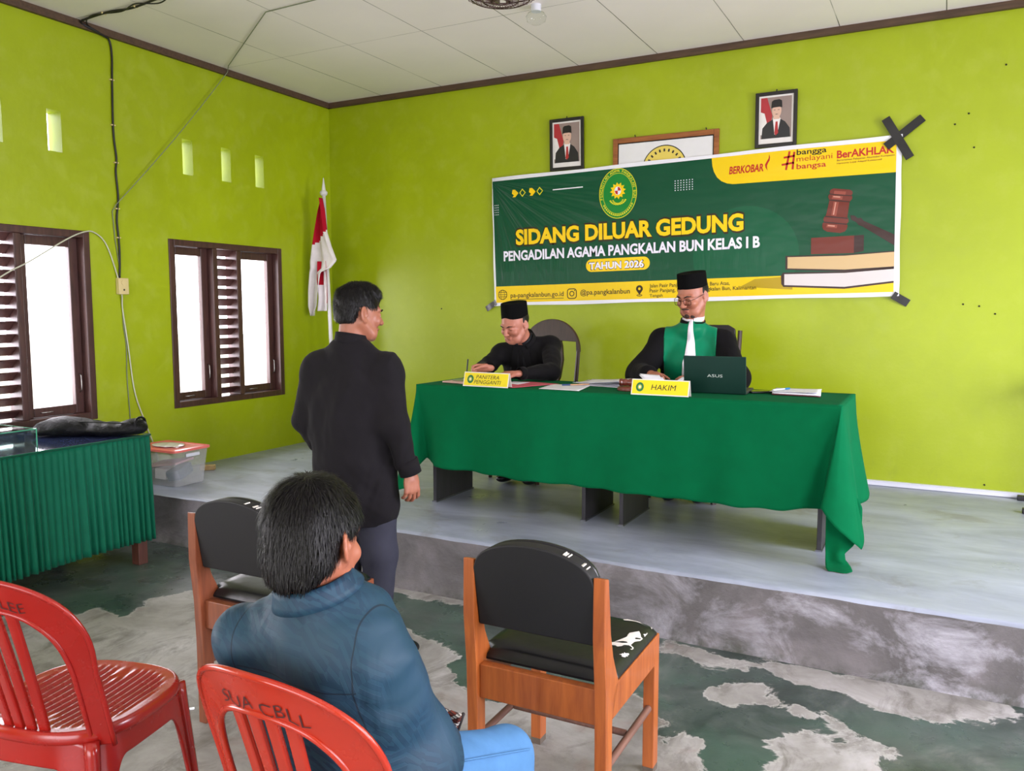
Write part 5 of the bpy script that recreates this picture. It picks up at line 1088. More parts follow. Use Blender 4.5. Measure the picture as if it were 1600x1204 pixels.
# ---- standing man ------------------------------------------------------------------------------
def standing_man():
    r = person_root((2.72, -3.12, 0), 'person standing with back turned, in a long black shirt and dark grey trousers')
    J = dict(pelvis=(2.72, -3.12, .80), chest=(2.712, -3.11, 1.09), neck=(2.703, -3.105, 1.285), shL=(2.560, -3.140, 1.198), shR=(2.860, -3.072, 1.198), elL=(2.505, -3.17, .99), elR=(2.922, -3.10, .985), wrL=(2.55, -3.04, .80), wrR=(2.962, -3.055, .790),
             hipL=(2.645, -3.14, .78), hipR=(2.80, -3.10, .78), knL=(2.675, -3.12, .43), knR=(2.825, -3.085, .43), anL=(2.66, -3.16, .085), anR=(2.828, -3.13, .085))
    J = {k_: np.array(v) for k_, v in J.items()}; J['M'] = frame(-12); HM = frame(28, 8); H = Head((2.722, -3.068, 1.442), HM, .98)
    S = SDF(*[v for v in bbox(J, np.array((.12, .16, .10)))], .0034); S2 = None
    lo, hi = bbox(J, np.array((.12, .17, .09))); hi[2] = 1.585; lo[2] = .01
    S = SDF(lo, hi, .0034); torso(S, J, .90); limbs(S, J, -.006); S.cap(J['neck']-np.array((0, 0, .03)), H.T((0, -.022, -.05)), .060, .054, .03); H.build(S)
    hand(S, J['wrR']-np.array((0, 0, .01)), (.12, .05, -1), (-.8, .35, -.1), (.25, 1, 0), (.45, .55, .4), .92, thumb=(.75, .45, .45))
    hand(S, J['wrL']-np.array((0, 0, .01)), (.0, .25, -1), (.9, -.2, 0), (0, 1, .2), (.4, .5, .4), .92)
    for s in 'LR': S.cap(J['an'+s], J['an'+s]+np.array((.03, .06, -.05)), .034, .03, .02)
    b = S.build('body', skin('tan_skin_a', (156, 100, 78)), r); H.brows(b, .003); H.eyes(b, False); H.lips(b, M_LIP1)
    # hair: faded sides, fuller tousled top
    lo = H.c-.14; hi = H.c+.16; Q = SDF(lo, hi, .003)
    H.ell(Q, (0, -.016, .046), (.080, .099, .080), .01); H.ell(Q, (0, .012, .088), (.068, .076, .042), .02); H.ell(Q, (0, -.050, -.008), (.067, .057, .060), .02)
    H.ell(Q, (0, .130, -.035), (.10, .085, .098), .012, 'sub')
    for x in (-1, 1): H.ell(Q, (x*.088, .030, -.040), (.040, .050, .055), .006, 'sub'); H.ell(Q, (x*.096, -.008, -.014), (.030, .026, .042), .004, 'sub')
    Q.half(H.T((0, 0, -.060)), -HM[:, 2]+HM[:, 1]*.25, .01); Q.disp(folds(.0045, [((60, 40, 20), 1), ((30, 70, 50), .8), ((90, 20, 80), .6)], 4)); V, F = Q.mesh(); ho = Q.build('hair', M_HAIR, r)
    strands('hair_strands', V, F, ho, 7000, H.c, HM, (.010, .024), .005, 3, keep=lambda L: L[:, 2] > -.045)
    # long shirt worn loose
    M_BS = cloth('black_shirt_cotton', (24, 22, 25), 0.8, 500, 0.1, 0.35, 6, 0.03)
    lo, hi = bbox(J, .12, ('pelvis', 'chest', 'neck', 'shL', 'shR', 'elL', 'elR', 'wrL', 'wrR')); lo[2] = .56; Q = SDF(lo, hi, .0045)
    torso(Q, J, 1.05, .05); M = J['M']; Q.ell((2.723, -3.115, .84), (.174, .135, .26), M, .04); Q.ell((2.728, -3.11, .66), (.184, .136, .20), M, .04)
    Q.ell((2.712, -3.125, 1.0), (.166, .126, .20), M, .05)
    for s in 'LR': Q.cap(J['sh'+s], J['el'+s], .062, .058, .05); Q.cap(J['el'+s], J['wr'+s]+(J['el'+s]-J['wr'+s])*.12, .056, .046, .02); Q.cap(J['neck']+np.array((0, 0, -.012)), J['sh'+s]+np.array((0, 0, .012)), .062, .046, .06)
    for s in 'LR': dd = nrm(J['wr'+s]-J['el'+s]); 
    Q.half((0, 0, .600), (0.02, 0.05, -1), .003)
    c_ = nrm(H.T((0, -.022, -.05))-J['neck']); Q.cap(J['neck']+c_*.085, J['neck']+c_*.2, .060, .060, .0, 'sub')
    Q.disp(folds(.0075, [((0, 0, 0), 0), ((40, 8, 30), .4), ((30, 14, 2), 1.0), ((16, -22, 5), .7), ((9, 6, 26), .6), ((50, 20, 14), .25)], 8)); sh_ = Q.build('shirt', M_BS, r)
    collar_band('collar', J['neck']+c_*.018, c_, (.3, 1, .2), .066, .070, .050, M_BS, sh_, .005, .5, -.06, .004)
    for s in 'LR':
        d = nrm(J['wr'+s]-J['el'+s]); q = MB(); p0 = J['wr'+s]-d*.048; p1 = J['wr'+s]+d*.016; q.tube([p0, p0+d*.002, p1-d*.002, p1], [.040, .048, .046, .041], 28, caps=False); o = q.build('cuff', M_BS, sh_, world=True, smooth=True); s_ = o.modifiers.new('s', 'SOLIDIFY'); s_.thickness = .004
    # trousers
    M_TR = cloth('dark_grey_trousers', (54, 55, 66), 0.8, 500, 0.08, 0.3, 5)
    lo, hi = bbox(J, .13, ('hipL', 'hipR', 'anL', 'anR', 'knL', 'knR')); lo[2] = .03; Q = SDF(lo, hi, .005); Q.ell(J['pelvis']-np.array((0, 0, .04)), (.160, .122, .13), M, .03)
    for s in 'LR': Q.cap(J['hip'+s]-np.array((0, 0, .02)), J['kn'+s], .092, .074, .03); Q.cap(J['kn'+s], J['an'+s]-np.array((0, 0, .02)), .072, .060, .03)
    Q.half((0, 0, .055), (0, 0, -1), .003); Q.disp(folds(.004, [((8, 10, 40), 1.0), ((20, 6, 22), .7), ((30, 30, 3), .5)], 2)); Q.build('trousers', M_TR, r)
    M_SH = simple('black_shoe_leather', (20, 20, 22), 0.3, 0.1); shoe('shoe', J['anR'], (2.965, -3.045, .01), M_SH, r); shoe('shoe', J['anL'], (2.70, -3.0, .01), M_SH, r)
standing_man()

# ---- seated man in the foreground --------------------------------------------------------------
def seated_man():
    r = person_root((3.88, -4.55, 0), 'person seated with back to the camera in a teal patterned short-sleeved shirt and blue jeans')
    J = dict(pelvis=(3.885, -4.555, .535), chest=(3.880, -4.610, .755), neck=(3.876, -4.650, .905), shL=(3.722, -4.680, .812), shR=(3.980, -4.632, .796), elL=(3.665, -4.52, .61), elR=(3.992, -4.492, .588), wrL=(3.75, -4.37, .555), wrR=(3.885, -4.36, .545),
             hipL=(3.80, -4.54, .515), hipR=(3.965, -4.535, .515), knL=(3.735, -4.21, .445), knR=(4.042, -4.235, .432), anL=(3.73, -4.16, .085), anR=(4.07, -4.15, .085))
    J = {k_: np.array(v) for k_, v in J.items()}; M = J['M'] = frame(-4, 14); HM = frame(-4, 12, 3); H = Head((3.860, -4.650, 1.025), HM, .95)
    lo, hi = bbox(J, .14); hi[2] = 1.17; lo[2] = .01; S = SDF(lo, hi, .0036); torso(S, J, .92); limbs(S, J, -.004); S.cap(J['neck']-np.array((0, 0, .03)), H.T((0, -.022, -.05)), .056, .053, .03); H.build(S)
    hand(S, J['wrR'], (-.7, .7, -.05), (-.3, -.3, -1), (.4, .8, .3), (.4, .5, .4), .95); hand(S, J['wrL'], (.1, 1, -.15), (.1, 0, -1), (.9, .0, .3), (.2, .3, .2), .95)
    for s in 'LR': S.cap(J['an'+s], J['an'+s]+np.array((.0, .10, -.05)), .036, .03, .02)
    b = S.build('body', skin('tan_skin_b', (164, 100, 76)), r); H.brows(b); H.eyes(b, False); H.lips(b, M_LIP1)
    lo = H.c-.15; hi = H.c+.17; Q = SDF(lo, hi, .0028)
    H.ell(Q, (0, -.018, .038), (.086, .106, .092), .01); H.ell(Q, (0, -.050, -.020), (.074, .066, .070), .02); H.ell(Q, (0, -.058, -.058), (.058, .044, .044), .015)
    H.ell(Q, (0, .140, -.035), (.11, .085, .108), .010, 'sub')
    for x in (-1, 1): H.ell(Q, (x*.096, -.004, -.016), (.030, .026, .040), .004, 'sub'); H.ell(Q, (x*.100, .045, -.05), (.06, .05, .07), .006, 'sub')
    Q.half(H.T((0, -.05, -.081)), -HM[:, 2]+HM[:, 1]*.3, .012); Q.disp(folds(.0035, [((70, 40, 10), 1), ((30, 80, 20), .8), ((100, 60, 30), .6)], 5)); V, F = Q.mesh(); ho = Q.build('hair', M_HAIR, r)
    strands('hair_strands', V, F, ho, 9000, H.c, HM, (.014, .036), .0045, 5, keep=lambda L: L[:, 2] > -.085)
    # embossed shirt
    m = NT('teal_embossed_shirt'); c = lin((40, 84, 110)); m.pr(c, 0.6, spec=0.35); v = m.coord('Object')
    vo = m.n('ShaderNodeTexVoronoi', feature='F1', distance='CHEBYCHEV'); m.l(v, vo.inputs['Vector']); vo.inputs['Scale'].default_value = 22; w_ = m.n('ShaderNodeTexWave', wave_type='BANDS', bands_direction='DIAGONAL'); 
    rotv = m.n('ShaderNodeVectorRotate', rotation_type='EULER_XYZ'); m.l(v, rotv.inputs['Vector']); m.l(vo.outputs['Color'], rotv.inputs['Rotation']); m.l(rotv.outputs[0], w_.inputs['Vector']); w_.inputs['Scale'].default_value = 22
    pat = m.ramp(w_.outputs['Fac'], [(0.42, (0, 0, 0)), (0.5, (1, 1, 1))]); msk = m.ramp(m.noise(v, 5, 2), [(0.40, (0, 0, 0)), (0.62, (1, 1, 1))]); pm = m.math('MULTIPLY', pat, msk)
    base = m.ramp(m.noise(v, 3.5, 3), [(0.3, lin((25, 56, 68))), (0.7, lin((27, 62, 86)))]); sp_ = m.n('ShaderNodeSeparateXYZ'); m.l(v, sp_.inputs[0]); X_, Z_ = sp_.outputs[0], sp_.outputs[2]
    line = lambda e_, w__: m.math('LESS_THAN', m.math('ABSOLUTE', e_), w__)
    yoke = m.math('MULTIPLY', line(m.math('SUBTRACT', m.math('ADD', Z_, m.math('MULTIPLY', X_, .04)), .790), .0012), line(X_, .128)); arm = m.math('MULTIPLY', line(m.math('SUBTRACT', m.math('ABSOLUTE', m.math('ADD', X_, m.math('MULTIPLY', m.math('SUBTRACT', Z_, .75), .12))), .128), .0012), m.math('GREATER_THAN', Z_, .62))
    seam = m.math('MAXIMUM', yoke, arm); m.col(m.mix(m.math('MULTIPLY', seam, .8), m.mix(m.math('MULTIPLY', pm, .75), base, lin((12, 38, 62))), lin((10, 24, 38)))); f = m.noise(m.coord('Object', (1, 1, .5)), 7, 3, .5, 1.0); m.bump(m.math('ADD', f, m.math('MULTIPLY', pm, .06)), .4, .02); MS = m.m
    lo, hi = bbox(J, .14, ('pelvis', 'chest', 'neck', 'shL', 'shR', 'elL', 'elR')); lo[2] = .42; hi[1] += .10; Q = SDF(lo, hi, .0045); torso(Q, J, 1.04, .05, 1.1); Q.ell((3.885, -4.53, .56), (.200, .165, .13), M, .04); Q.ell(J['chest']+np.array((0, .0, -.05)), (.170, .128, .16), M, .05)
    Q.ell(J['chest']+np.array((0, -.03, .06)), (.172, .105, .11), M, .04)
    for s in 'LR': e_ = J['sh'+s]+(J['el'+s]-J['sh'+s])*.86; Q.cap(J['sh'+s], e_, .060, .066, .03); Q.cap(e_, J['el'+s]+(J['el'+s]-J['sh'+s])*.25, .056, .056, .0, 'sub'); Q.half(e_+nrm(J['el'+s]-J['sh'+s])*.4, (0, 0, 1)) if False else None
    c_ = nrm(H.T((0, -.022, -.05))-J['neck']); Q.cap(J['neck']+c_*.055, J['neck']+c_*.2, .058, .058, .0, 'sub')
    Q.cap((3.95, -4.44, .50), (3.99, -4.40, .50), .052, .040, .03)
    Q.disp(folds(.0075, [((24, 10, 6), 1.0), ((12, -20, 14), .8), ((6, 8, 34), .9), ((50, 20, 20), .35), ((30, 10, 50), .5)], 12)); sh_ = Q.build('shirt', MS, r)
    cc_ = J['neck']+c_*.020
    collar_band('collar', cc_, c_, (.0, 1, -.15), .066, .071, .036, MS, sh_, .006, .7, -.05, .016); collar_band('collar_fold', cc_+c_*.001, c_, (.0, 1, -.15), .084, .088, .036, MS, sh_, .004, .6, -.20, .016)
    for s in 'LR':
        d = nrm(J['el'+s]-J['sh'+s]); e_ = J['sh'+s]+(J['el'+s]-J['sh'+s])*.86; q = MB(); q.tube([e_-d*.01, e_+d*.035, e_+d*.078], [.0655, .0670, .0685], 32, caps=False); o = q.build('sleeve_end', MS, sh_, world=True, smooth=True); s_ = o.modifiers.new('s', 'SOLIDIFY'); s_.thickness = .003
    MJ = cloth('light_blue_denim', (82, 126, 172), 0.85, 900, 0.12, 0.3, 7)
    lo, hi = bbox(J, .13, ('hipL', 'hipR', 'anL', 'anR', 'knL', 'knR')); lo[2] = .05; Q = SDF(lo, hi, .005); Q.ell((3.885, -4.52, .520), (.17, .14, .10), frame(0), .03)
    for s in 'LR': Q.cap(J['hip'+s], J['kn'+s], .085, .064, .03); Q.cap(J['kn'+s], J['an'+s], .064, .054, .03)
    Q.half((0, 0, .436), (0, 0, -1), .0) if False else None
    Q.disp(folds(.003, [((30, 8, 10), 1.0), ((10, 30, 22), .7), ((30, 30, 3), .5)], 3)); jn = Q.build('jeans', MJ, r)
    q = MB(); P = [J['hipR']+(J['knR']-J['hipR'])*t+np.array((.0725-.008*t, 0, .048-.012*t)) for t in np.linspace(.3, 1.0, 16)]; q.tube(P, .0022, 5); q.build('side_seam', MJ, jn, world=True, smooth=True)
    M_SH = simple('brown_sandal', (60, 40, 30), 0.6, 0.1); shoe('shoe', J['anR'], J['anR']+np.array((.02, .15, -.08)), M_SH, r); shoe('shoe', J['anL'], J['anL']+np.array((-.02, .15, -.08)), M_SH, r)
seated_man()
# ---- clerk writing at the left half of the table ----------------------------------------------
def clerk():
    r = person_root((2.44, -0.95, STZ), 'person in black cap and black suit bending over the table and writing with a pen')
    J = dict(pelvis=(2.43, -.88, .83), chest=(2.485, -1.00, 1.08), neck=(2.500, -1.095, 1.245), shR=(2.335, -1.10, 1.165), shL=(2.655, -1.02, 1.215), elR=(2.295, -1.285, 1.068), elL=(2.780, -1.27, 1.072), wrR=(2.462, -1.490, 1.098), wrL=(2.660, -1.500, 1.072),
             hipR=(2.35, -.89, .80), hipL=(2.51, -.88, .80), knR=(2.33, -1.22, .80), knL=(2.53, -1.22, .80), anR=(2.34, -.99, .385), anL=(2.53, -.98, .385))
    J = {k_: np.array(v) for k_, v in J.items()}; M = J['M'] = frame(176, 22); HM = frame(193, 24, 2); H = Head((2.482, -1.200, 1.362), HM, .98)
    lo, hi = bbox(J, .12); hi[2] = 1.49; lo[2] = .31; S = SDF(lo, hi, .0036); torso(S, J, .86); limbs(S, J, -.006); S.cap(J['neck']-np.array((0, -.02, .03)), H.T((0, -.024, -.05)), .058, .054, .03); H.build(S, jaw=1.02)
    hand(S, J['wrR'], (-.85, -.50, -.03), (.45, -.65, -.60), (.35, -.45, .8), k=.92, curls=[(.55, .9, .5), (.7, 1.0, .6), (.85, 1.1, .7), (.95, 1.1, .7)], thumb=(.8, .35, .6), thumb2=(.95, -.1, .35))
    hand(S, J['wrL'], (-1, -.50, .02), (0, .1, -1), (.35, -1, .1), k=.92, curls=[(.2, .25, .2), (.25, .3, .2), (.3, .3, .2), (.3, .35, .2)], thumb=(.5, .8, .1))
    sk = skin('ruddy_skin', (178, 116, 96)); b = S.build('body', sk, r); H.brows(b, .0032); H.eyes(b, True); H.lips(b, M_LIP1); H.songkok(r, .098, .042, 14)
    lo = H.c-.13; hi = H.c+.13; Q = SDF(lo, hi, .003); H.ell(Q, (0, -.020, .020), (.0825, .099, .07), .01); Q.half(H.T((0, .004, 0)), HM[:, 1]+HM[:, 2]*.25, .006)
    for x in (-1, 1): H.ell(Q, (x*.088, .012, -.030), (.03, .030, .034), .006, 'sub')
    Q.half(H.T((0, -.04, -.045)), -HM[:, 2], .01); Q.half(H.T((0, 0, .075)), HM[:, 2]); Q.build('hair', M_HAIR, r)
    MSU = cloth('black_suit_wool', (17, 16, 18), 0.75, 600, 0.1, 0.3, 7, 0.03); MSH = cloth('black_shirt_satin', (30, 30, 33), 0.45, 500, 0.1, 0.3, 9)
    lo, hi = bbox(J, .12, ('pelvis', 'chest', 'neck', 'shL', 'shR', 'elL', 'elR', 'wrL', 'wrR')); lo[2] = .80; Q = SDF(lo, hi, .004); torso(Q, J, 1.0, .05); Q.ell(J['chest'], (.172, .125, .17), M, .05)
    for s in 'LR': Q.cap(J['sh'+s], J['el'+s], .062, .052, .03); Q.cap(J['el'+s], J['wr'+s]+(J['el'+s]-J['wr'+s])*.18, .052, .040, .02)
    c_ = nrm(H.T((0, -.024, -.05))-J['neck']); Q.cap(J['neck']+c_*.030, J['neck']+c_*.2, .060, .060, .0, 'sub'); sh_b = Q.copy()
    # V opening at the front of the jacket
    Q2 = Q.copy(.0); V0 = J['neck']+np.array((0, -.07, 0)); Vd = nrm(J['pelvis']-J['neck'])
    Q.disp(folds(.005, [((26, 18, 8), 1.0), ((12, 26, 22), .8), ((6, 8, 34), .6), ((50, 20, 20), .25)], 15)); jk = Q.build('jacket', MSU, r)
    fr_ = -M[:, 2]; 
    Q2 = Q.copy(.0035); ctr = J['neck']*.45+J['chest']*.55+M[:, 1]*.12; Q2.box(ctr-np.array((0, 0, .02)), (.042, .12, .13), M@rotm(0, 0, 0), 0, 0, 'int'); Q2.build('shirt_front', MSH, jk)
    Q3 = Q.copy(.0065); Q3.box(ctr-np.array((0, 0, .02)), (.015, .12, .13), M, 0, 0, 'int'); Q3.build('tie', MSU, jk)
    for x in (-1, 1):
        Q4 = Q.copy(.007); Q4.box(ctr+M[:, 0]*x*.052-np.array((0, 0, .01)), (.022, .12, .12), M@rotm(0, -x*.22, 0), 0, 0, 'int'); Q4.build('lapel', MSU, jk)
    collar_band('collar', J['neck']+c_*.012, c_, M[:, 1], .066, .068, .036, MSH, jk, .005, .5, -.06, .012); collar_band('jacket_collar', J['neck']+c_*.004, c_, M[:, 1], .078, .080, .030, MSU, jk, .006, 1.0, -.06, .014)
    for s in 'LR': d = nrm(J['wr'+s]-J['el'+s]); q = MB(); q.tube([J['wr'+s]-d*.050, J['wr'+s]-d*.012], [.040, .0395], 28, caps=False); o = q.build('sleeve_end', MSU, jk, world=True, smooth=True); s_ = o.modifiers.new('s', 'SOLIDIFY'); s_.thickness = .003
    MT = cloth('black_trousers', (24, 24, 27), .8); lo, hi = bbox(J, .12, ('hipL', 'hipR', 'knL', 'knR', 'anL', 'anR')); Q = SDF(lo, hi, .006); Q.ell(J['pelvis']-np.array((0, 0, .01)), (.16, .12, .075), frame(180), .03)
    for s in 'LR': Q.cap(J['hip'+s], J['kn'+s], .082, .064, .03); Q.cap(J['kn'+s], J['an'+s], .062, .048, .03)
    Q.half((0, 0, .775), (0, 0, -1), .0) if False else None
    Q.build('trousers', MT, r); MS_ = simple('black_dress_shoe', (18, 18, 20), 0.3, 0.1)
    for s in 'LR':
        S = SDF(J['an'+s]-.12-np.array((0, .12, 0)), J['an'+s]+.12, .005); S.ell(J['an'+s]+np.array((0, -.06, -.045)), (.042, .12, .035), None, .02); S.half((0, 0, STZ+.005), (0, 0, -1)); S.build('shoe', MS_, r)
    # pen held upright between thumb and fingers
    q = MB(); p0 = np.array((2.385, -1.640, 1.024)); p1 = np.array((2.368, -1.588, 1.155)); q.tube([p0, p0+(p1-p0)*.08, p0+(p1-p0)*.12, p1], [.0008, .0035, .0045, .0045], 10); pn = q.build('pen', simple('pen_dark_barrel', (30, 34, 40), .3), None, smooth=40); tag(pn, 'dark ballpoint pen held upright in the hand of the writing person', 'pen')
clerk()
# ---- judge ---------------------------------------------------------------------------------------
def judge():
    r = person_root((3.56, -0.95, STZ), 'person in black cap and glasses wearing a black and green robe with a white bib')
    J = dict(pelvis=(3.555, -.92, .83), chest=(3.572, -1.00, 1.12), neck=(3.580, -1.035, 1.350), shR=(3.405, -1.055, 1.268), shL=(3.755, -.985, 1.262), elR=(3.315, -1.20, 1.065), elL=(3.870, -1.15, 1.065), wrR=(3.465, -1.435, 1.095), wrL=(3.740, -1.420, 1.080),
             hipR=(3.47, -.91, .80), hipL=(3.64, -.90, .80), knR=(3.46, -1.22, .80), knL=(3.66, -1.22, .80), anR=(3.47, -.99, .385), anL=(3.65, -.98, .385))
    J = {k_: np.array(v) for k_, v in J.items()}; M = J['M'] = frame(172, 6); HM = frame(200, 20, 0); H = Head((3.585, -1.065, 1.535), HM, 1.0)
    lo, hi = bbox(J, .12); hi[2] = 1.64; lo[2] = .31; S = SDF(lo, hi, .0036); torso(S, J, .88); limbs(S, J, -.006); S.cap(J['neck']-np.array((0, -.0, .03)), H.T((0, -.024, -.05)), .062, .057, .03); H.build(S, jaw=1.08)
    hand(S, J['wrR'], (.55, -.80, -.12), (.3, .15, -1), (.8, .6, .25), k=.95, curls=[(.3, .5, .3), (.35, .55, .3), (.4, .6, .3), (.45, .6, .3)], thumb=(.6, .6, .3))
    hand(S, J['wrL'], (-.80, -.62, .02), (-.1, .25, -1), (-.6, .8, .15), k=.95, curls=[(.25, .4, .3), (.3, .45, .3), (.35, .5, .3), (.4, .5, .3)], thumb=(.6, .55, .3))
    sk = skin('warm_brown_skin', (168, 108, 86)); b = S.build('body', sk, r); H.brows(b, .0036); H.eyes(b, True); H.lips(b, M_LIP1); H.songkok(r, .088, .046, 10)
    lo = H.c-.13; hi = H.c+.13; Q = SDF(lo, hi, .003); H.ell(Q, (0, -.020, .020), (.0825, .099, .07), .01); Q.half(H.T((0, .004, 0)), HM[:, 1]+HM[:, 2]*.25, .006)
    for x in (-1, 1): H.ell(Q, (x*.088, .010, -.030), (.03, .026, .034), .006, 'sub')
    Q.half(H.T((0, -.04, -.045)), -HM[:, 2], .01); Q.half(H.T((0, 0, .075)), HM[:, 2]); Q.build('hair', M_HAIR, r)
    # moustache and chin beard
    MF = simple('short_beard', (52, 34, 28), .8, .2, 60, .4, 200); c = H.T((0, .09, -.06)); Q = SDF(c-.045, c+.045, .0018)
    for x in (-1, 1): H.cap(Q, (0, .0995, -.0510), (x*.023, .0895, -.0555), .0044, .0034, .002); 
    Q.build('moustache', MF, b); c = H.T((0, .085, -.1)); Q = SDF(c-.05, c+.05, .0018); H.ell(Q, (0, .086, -.098), (.018, .0115, .0125), .004); H.cap(Q, (-.026, .066, -.100), (.026, .066, -.100), .0175, k=.004); Q.build('chin_beard', MF, b)
    # glasses: square-ish thin dark rims
    MG = metal('dark_spectacle_frame', (50, 36, 34), .4); MGL = glass_mat('spectacle_lens', (.9, .9, .9), .05); q = MB()
    g = empty('g', (0, 0, 0)); bpy.data.objects.remove(g)
    for x in (-1, 1):
        P = rrect(-.0225, .0225, -.0185, .0150, .010, 6); P3 = [H.T((x*.0335+u, .1035-.09*abs(u*x+.0335)**1.0*0-.16*max(0, abs(x*.0335+u)-.03), -.006+v)) for u, v in P]; q.tube(P3+[P3[0]], .0014, 6, caps=False)
        q.tube([H.T((x*.057, .0985, .002)), H.T((x*.074, .075, .004)), H.T((x*.082, -.005, .006)), H.T((x*.081, -.025, -.006))], .0014, 6)
    q.tube([H.T((-.011, .1035, .0)), H.T((0, .108, .003)), H.T((.011, .1035, .0))], .0014, 6); gl = q.build('glasses', MG, r, world=True, smooth=True)
    for x in (-1, 1):
        P = rrect(-.022, .022, -.018, .0145, .010, 6); mkobj('lens', [H.T((x*.0335+u, .1033-.16*max(0, abs(x*.0335+u)-.03), -.006+v)) for u, v in P], [tuple(range(len(P)))], MGL, gl, world=True)
    MR = cloth('black_robe_cloth', (15, 14, 16), .8, 500, .1, .35, 6, .02); MGR = cloth('green_robe_satin', (0, 112, 76), .45, 500, .06, .2, 7, .1); MW = cloth('white_bib_cotton', (226, 220, 228), .8, 500, .03, .2, 16)
    lo, hi = bbox(J, .14, ('pelvis', 'chest', 'neck', 'shL', 'shR', 'elL', 'elR', 'wrL', 'wrR')); lo[2] = .78; Q = SDF(lo, hi, .004); torso(Q, J, 1.0, .06); Q.ell(J['chest']-np.array((0, 0, .03)), (.185, .135, .19), M, .05); Q.ell(J['pelvis']+np.array((0, -.03, .08)), (.19, .16, .15), M, .05)
    for s in 'LR': Q.cap(J['sh'+s], J['el'+s], .068, .078, .04); Q.cap(J['el'+s], J['wr'+s]+(J['el'+s]-J['wr'+s])*.22, .076, .056, .03)
    c_ = nrm(H.T((0, -.024, -.05))-J['neck']); Q.ell(J['neck']+M[:, 1]*.020-np.array((0, 0, .012)), (.072, .070, .055), M, .03); Q.cap(J['neck']+c_*.085, J['neck']+c_*.2, .056, .056, .0, 'sub')
    Q.disp(folds(.0055, [((22, 12, 4), 1.0), ((14, 24, 12), .7), ((44, 10, 4), .5), ((6, 8, 30), .4)], 25)); rb_ = Q.build('robe', MR, r)
    ctr = J['chest']; P = Q.copy(.0045); P.box(ctr+M[:, 1]*.15, (.150, .18, .30), M, 0, 0, 'int')
    P.half(J['neck']+M[:, 1]*.0, -M[:, 1]); P.cap(J['neck']+c_*.085, J['neck']+c_*.2, .060, .060, .0, 'sub'); P.build('green_panel', MGR, rb_)
    # pleated white bib widening downwards, slightly askew
    P = Q.copy(.0105); B = M@rotm(0, math.radians(4), 0); P.box(ctr+M[:, 1]*.15-M[:, 0]*(-.012)+np.array((.010, 0, .02)), (.055, .15, .285), B, 0, 0, 'int')
    for x in (-1, 1): P.half(ctr+M[:, 1]*.1+M[:, 0]*(x*.046-.005)+np.array((.0, 0, -.05)), M[:, 0]*x*1.0+M[:, 2]*.11)
    P.half(J['neck'], -M[:, 1]); P.disp(folds(.003, [((150, 20, 0), 1.0)], 2)); P.build('white_bib', MW, rb_)
    collar_band('white_collar', J['neck']+c_*.030, c_, M[:, 1], .062, .064, .042, MW, rb_, .003, .3, -.02, .014); collar_band('robe_collar', J['neck']+c_*.010, c_, M[:, 1], .074, .078, .034, MR, rb_, .004, .55, -.06, .016)
    MT = cloth('black_judge_trousers', (24, 24, 27), .8); lo, hi = bbox(J, .12, ('hipL', 'hipR', 'knL', 'knR', 'anL', 'anR')); Q = SDF(lo, hi, .006); Q.ell(J['pelvis']-np.array((0, 0, .01)), (.16, .12, .075), frame(180), .03)
    for s in 'LR': Q.cap(J['hip'+s], J['kn'+s], .082, .064, .03); Q.cap(J['kn'+s], J['an'+s], .062, .048, .03)
    Q.build('trousers', MT, r); MS_ = simple('judge_dress_shoe', (18, 18, 20), 0.3, 0.1)
    for s in 'LR':
        S = SDF(J['an'+s]-.12-np.array((0, .12, 0)), J['an'+s]+.12, .005); S.ell(J['an'+s]+np.array((0, -.06, -.045)), (.042, .12, .035), None, .02); S.half((0, 0, STZ+.005), (0, 0, -1)); S.build('shoe', MS_, r)
judge()
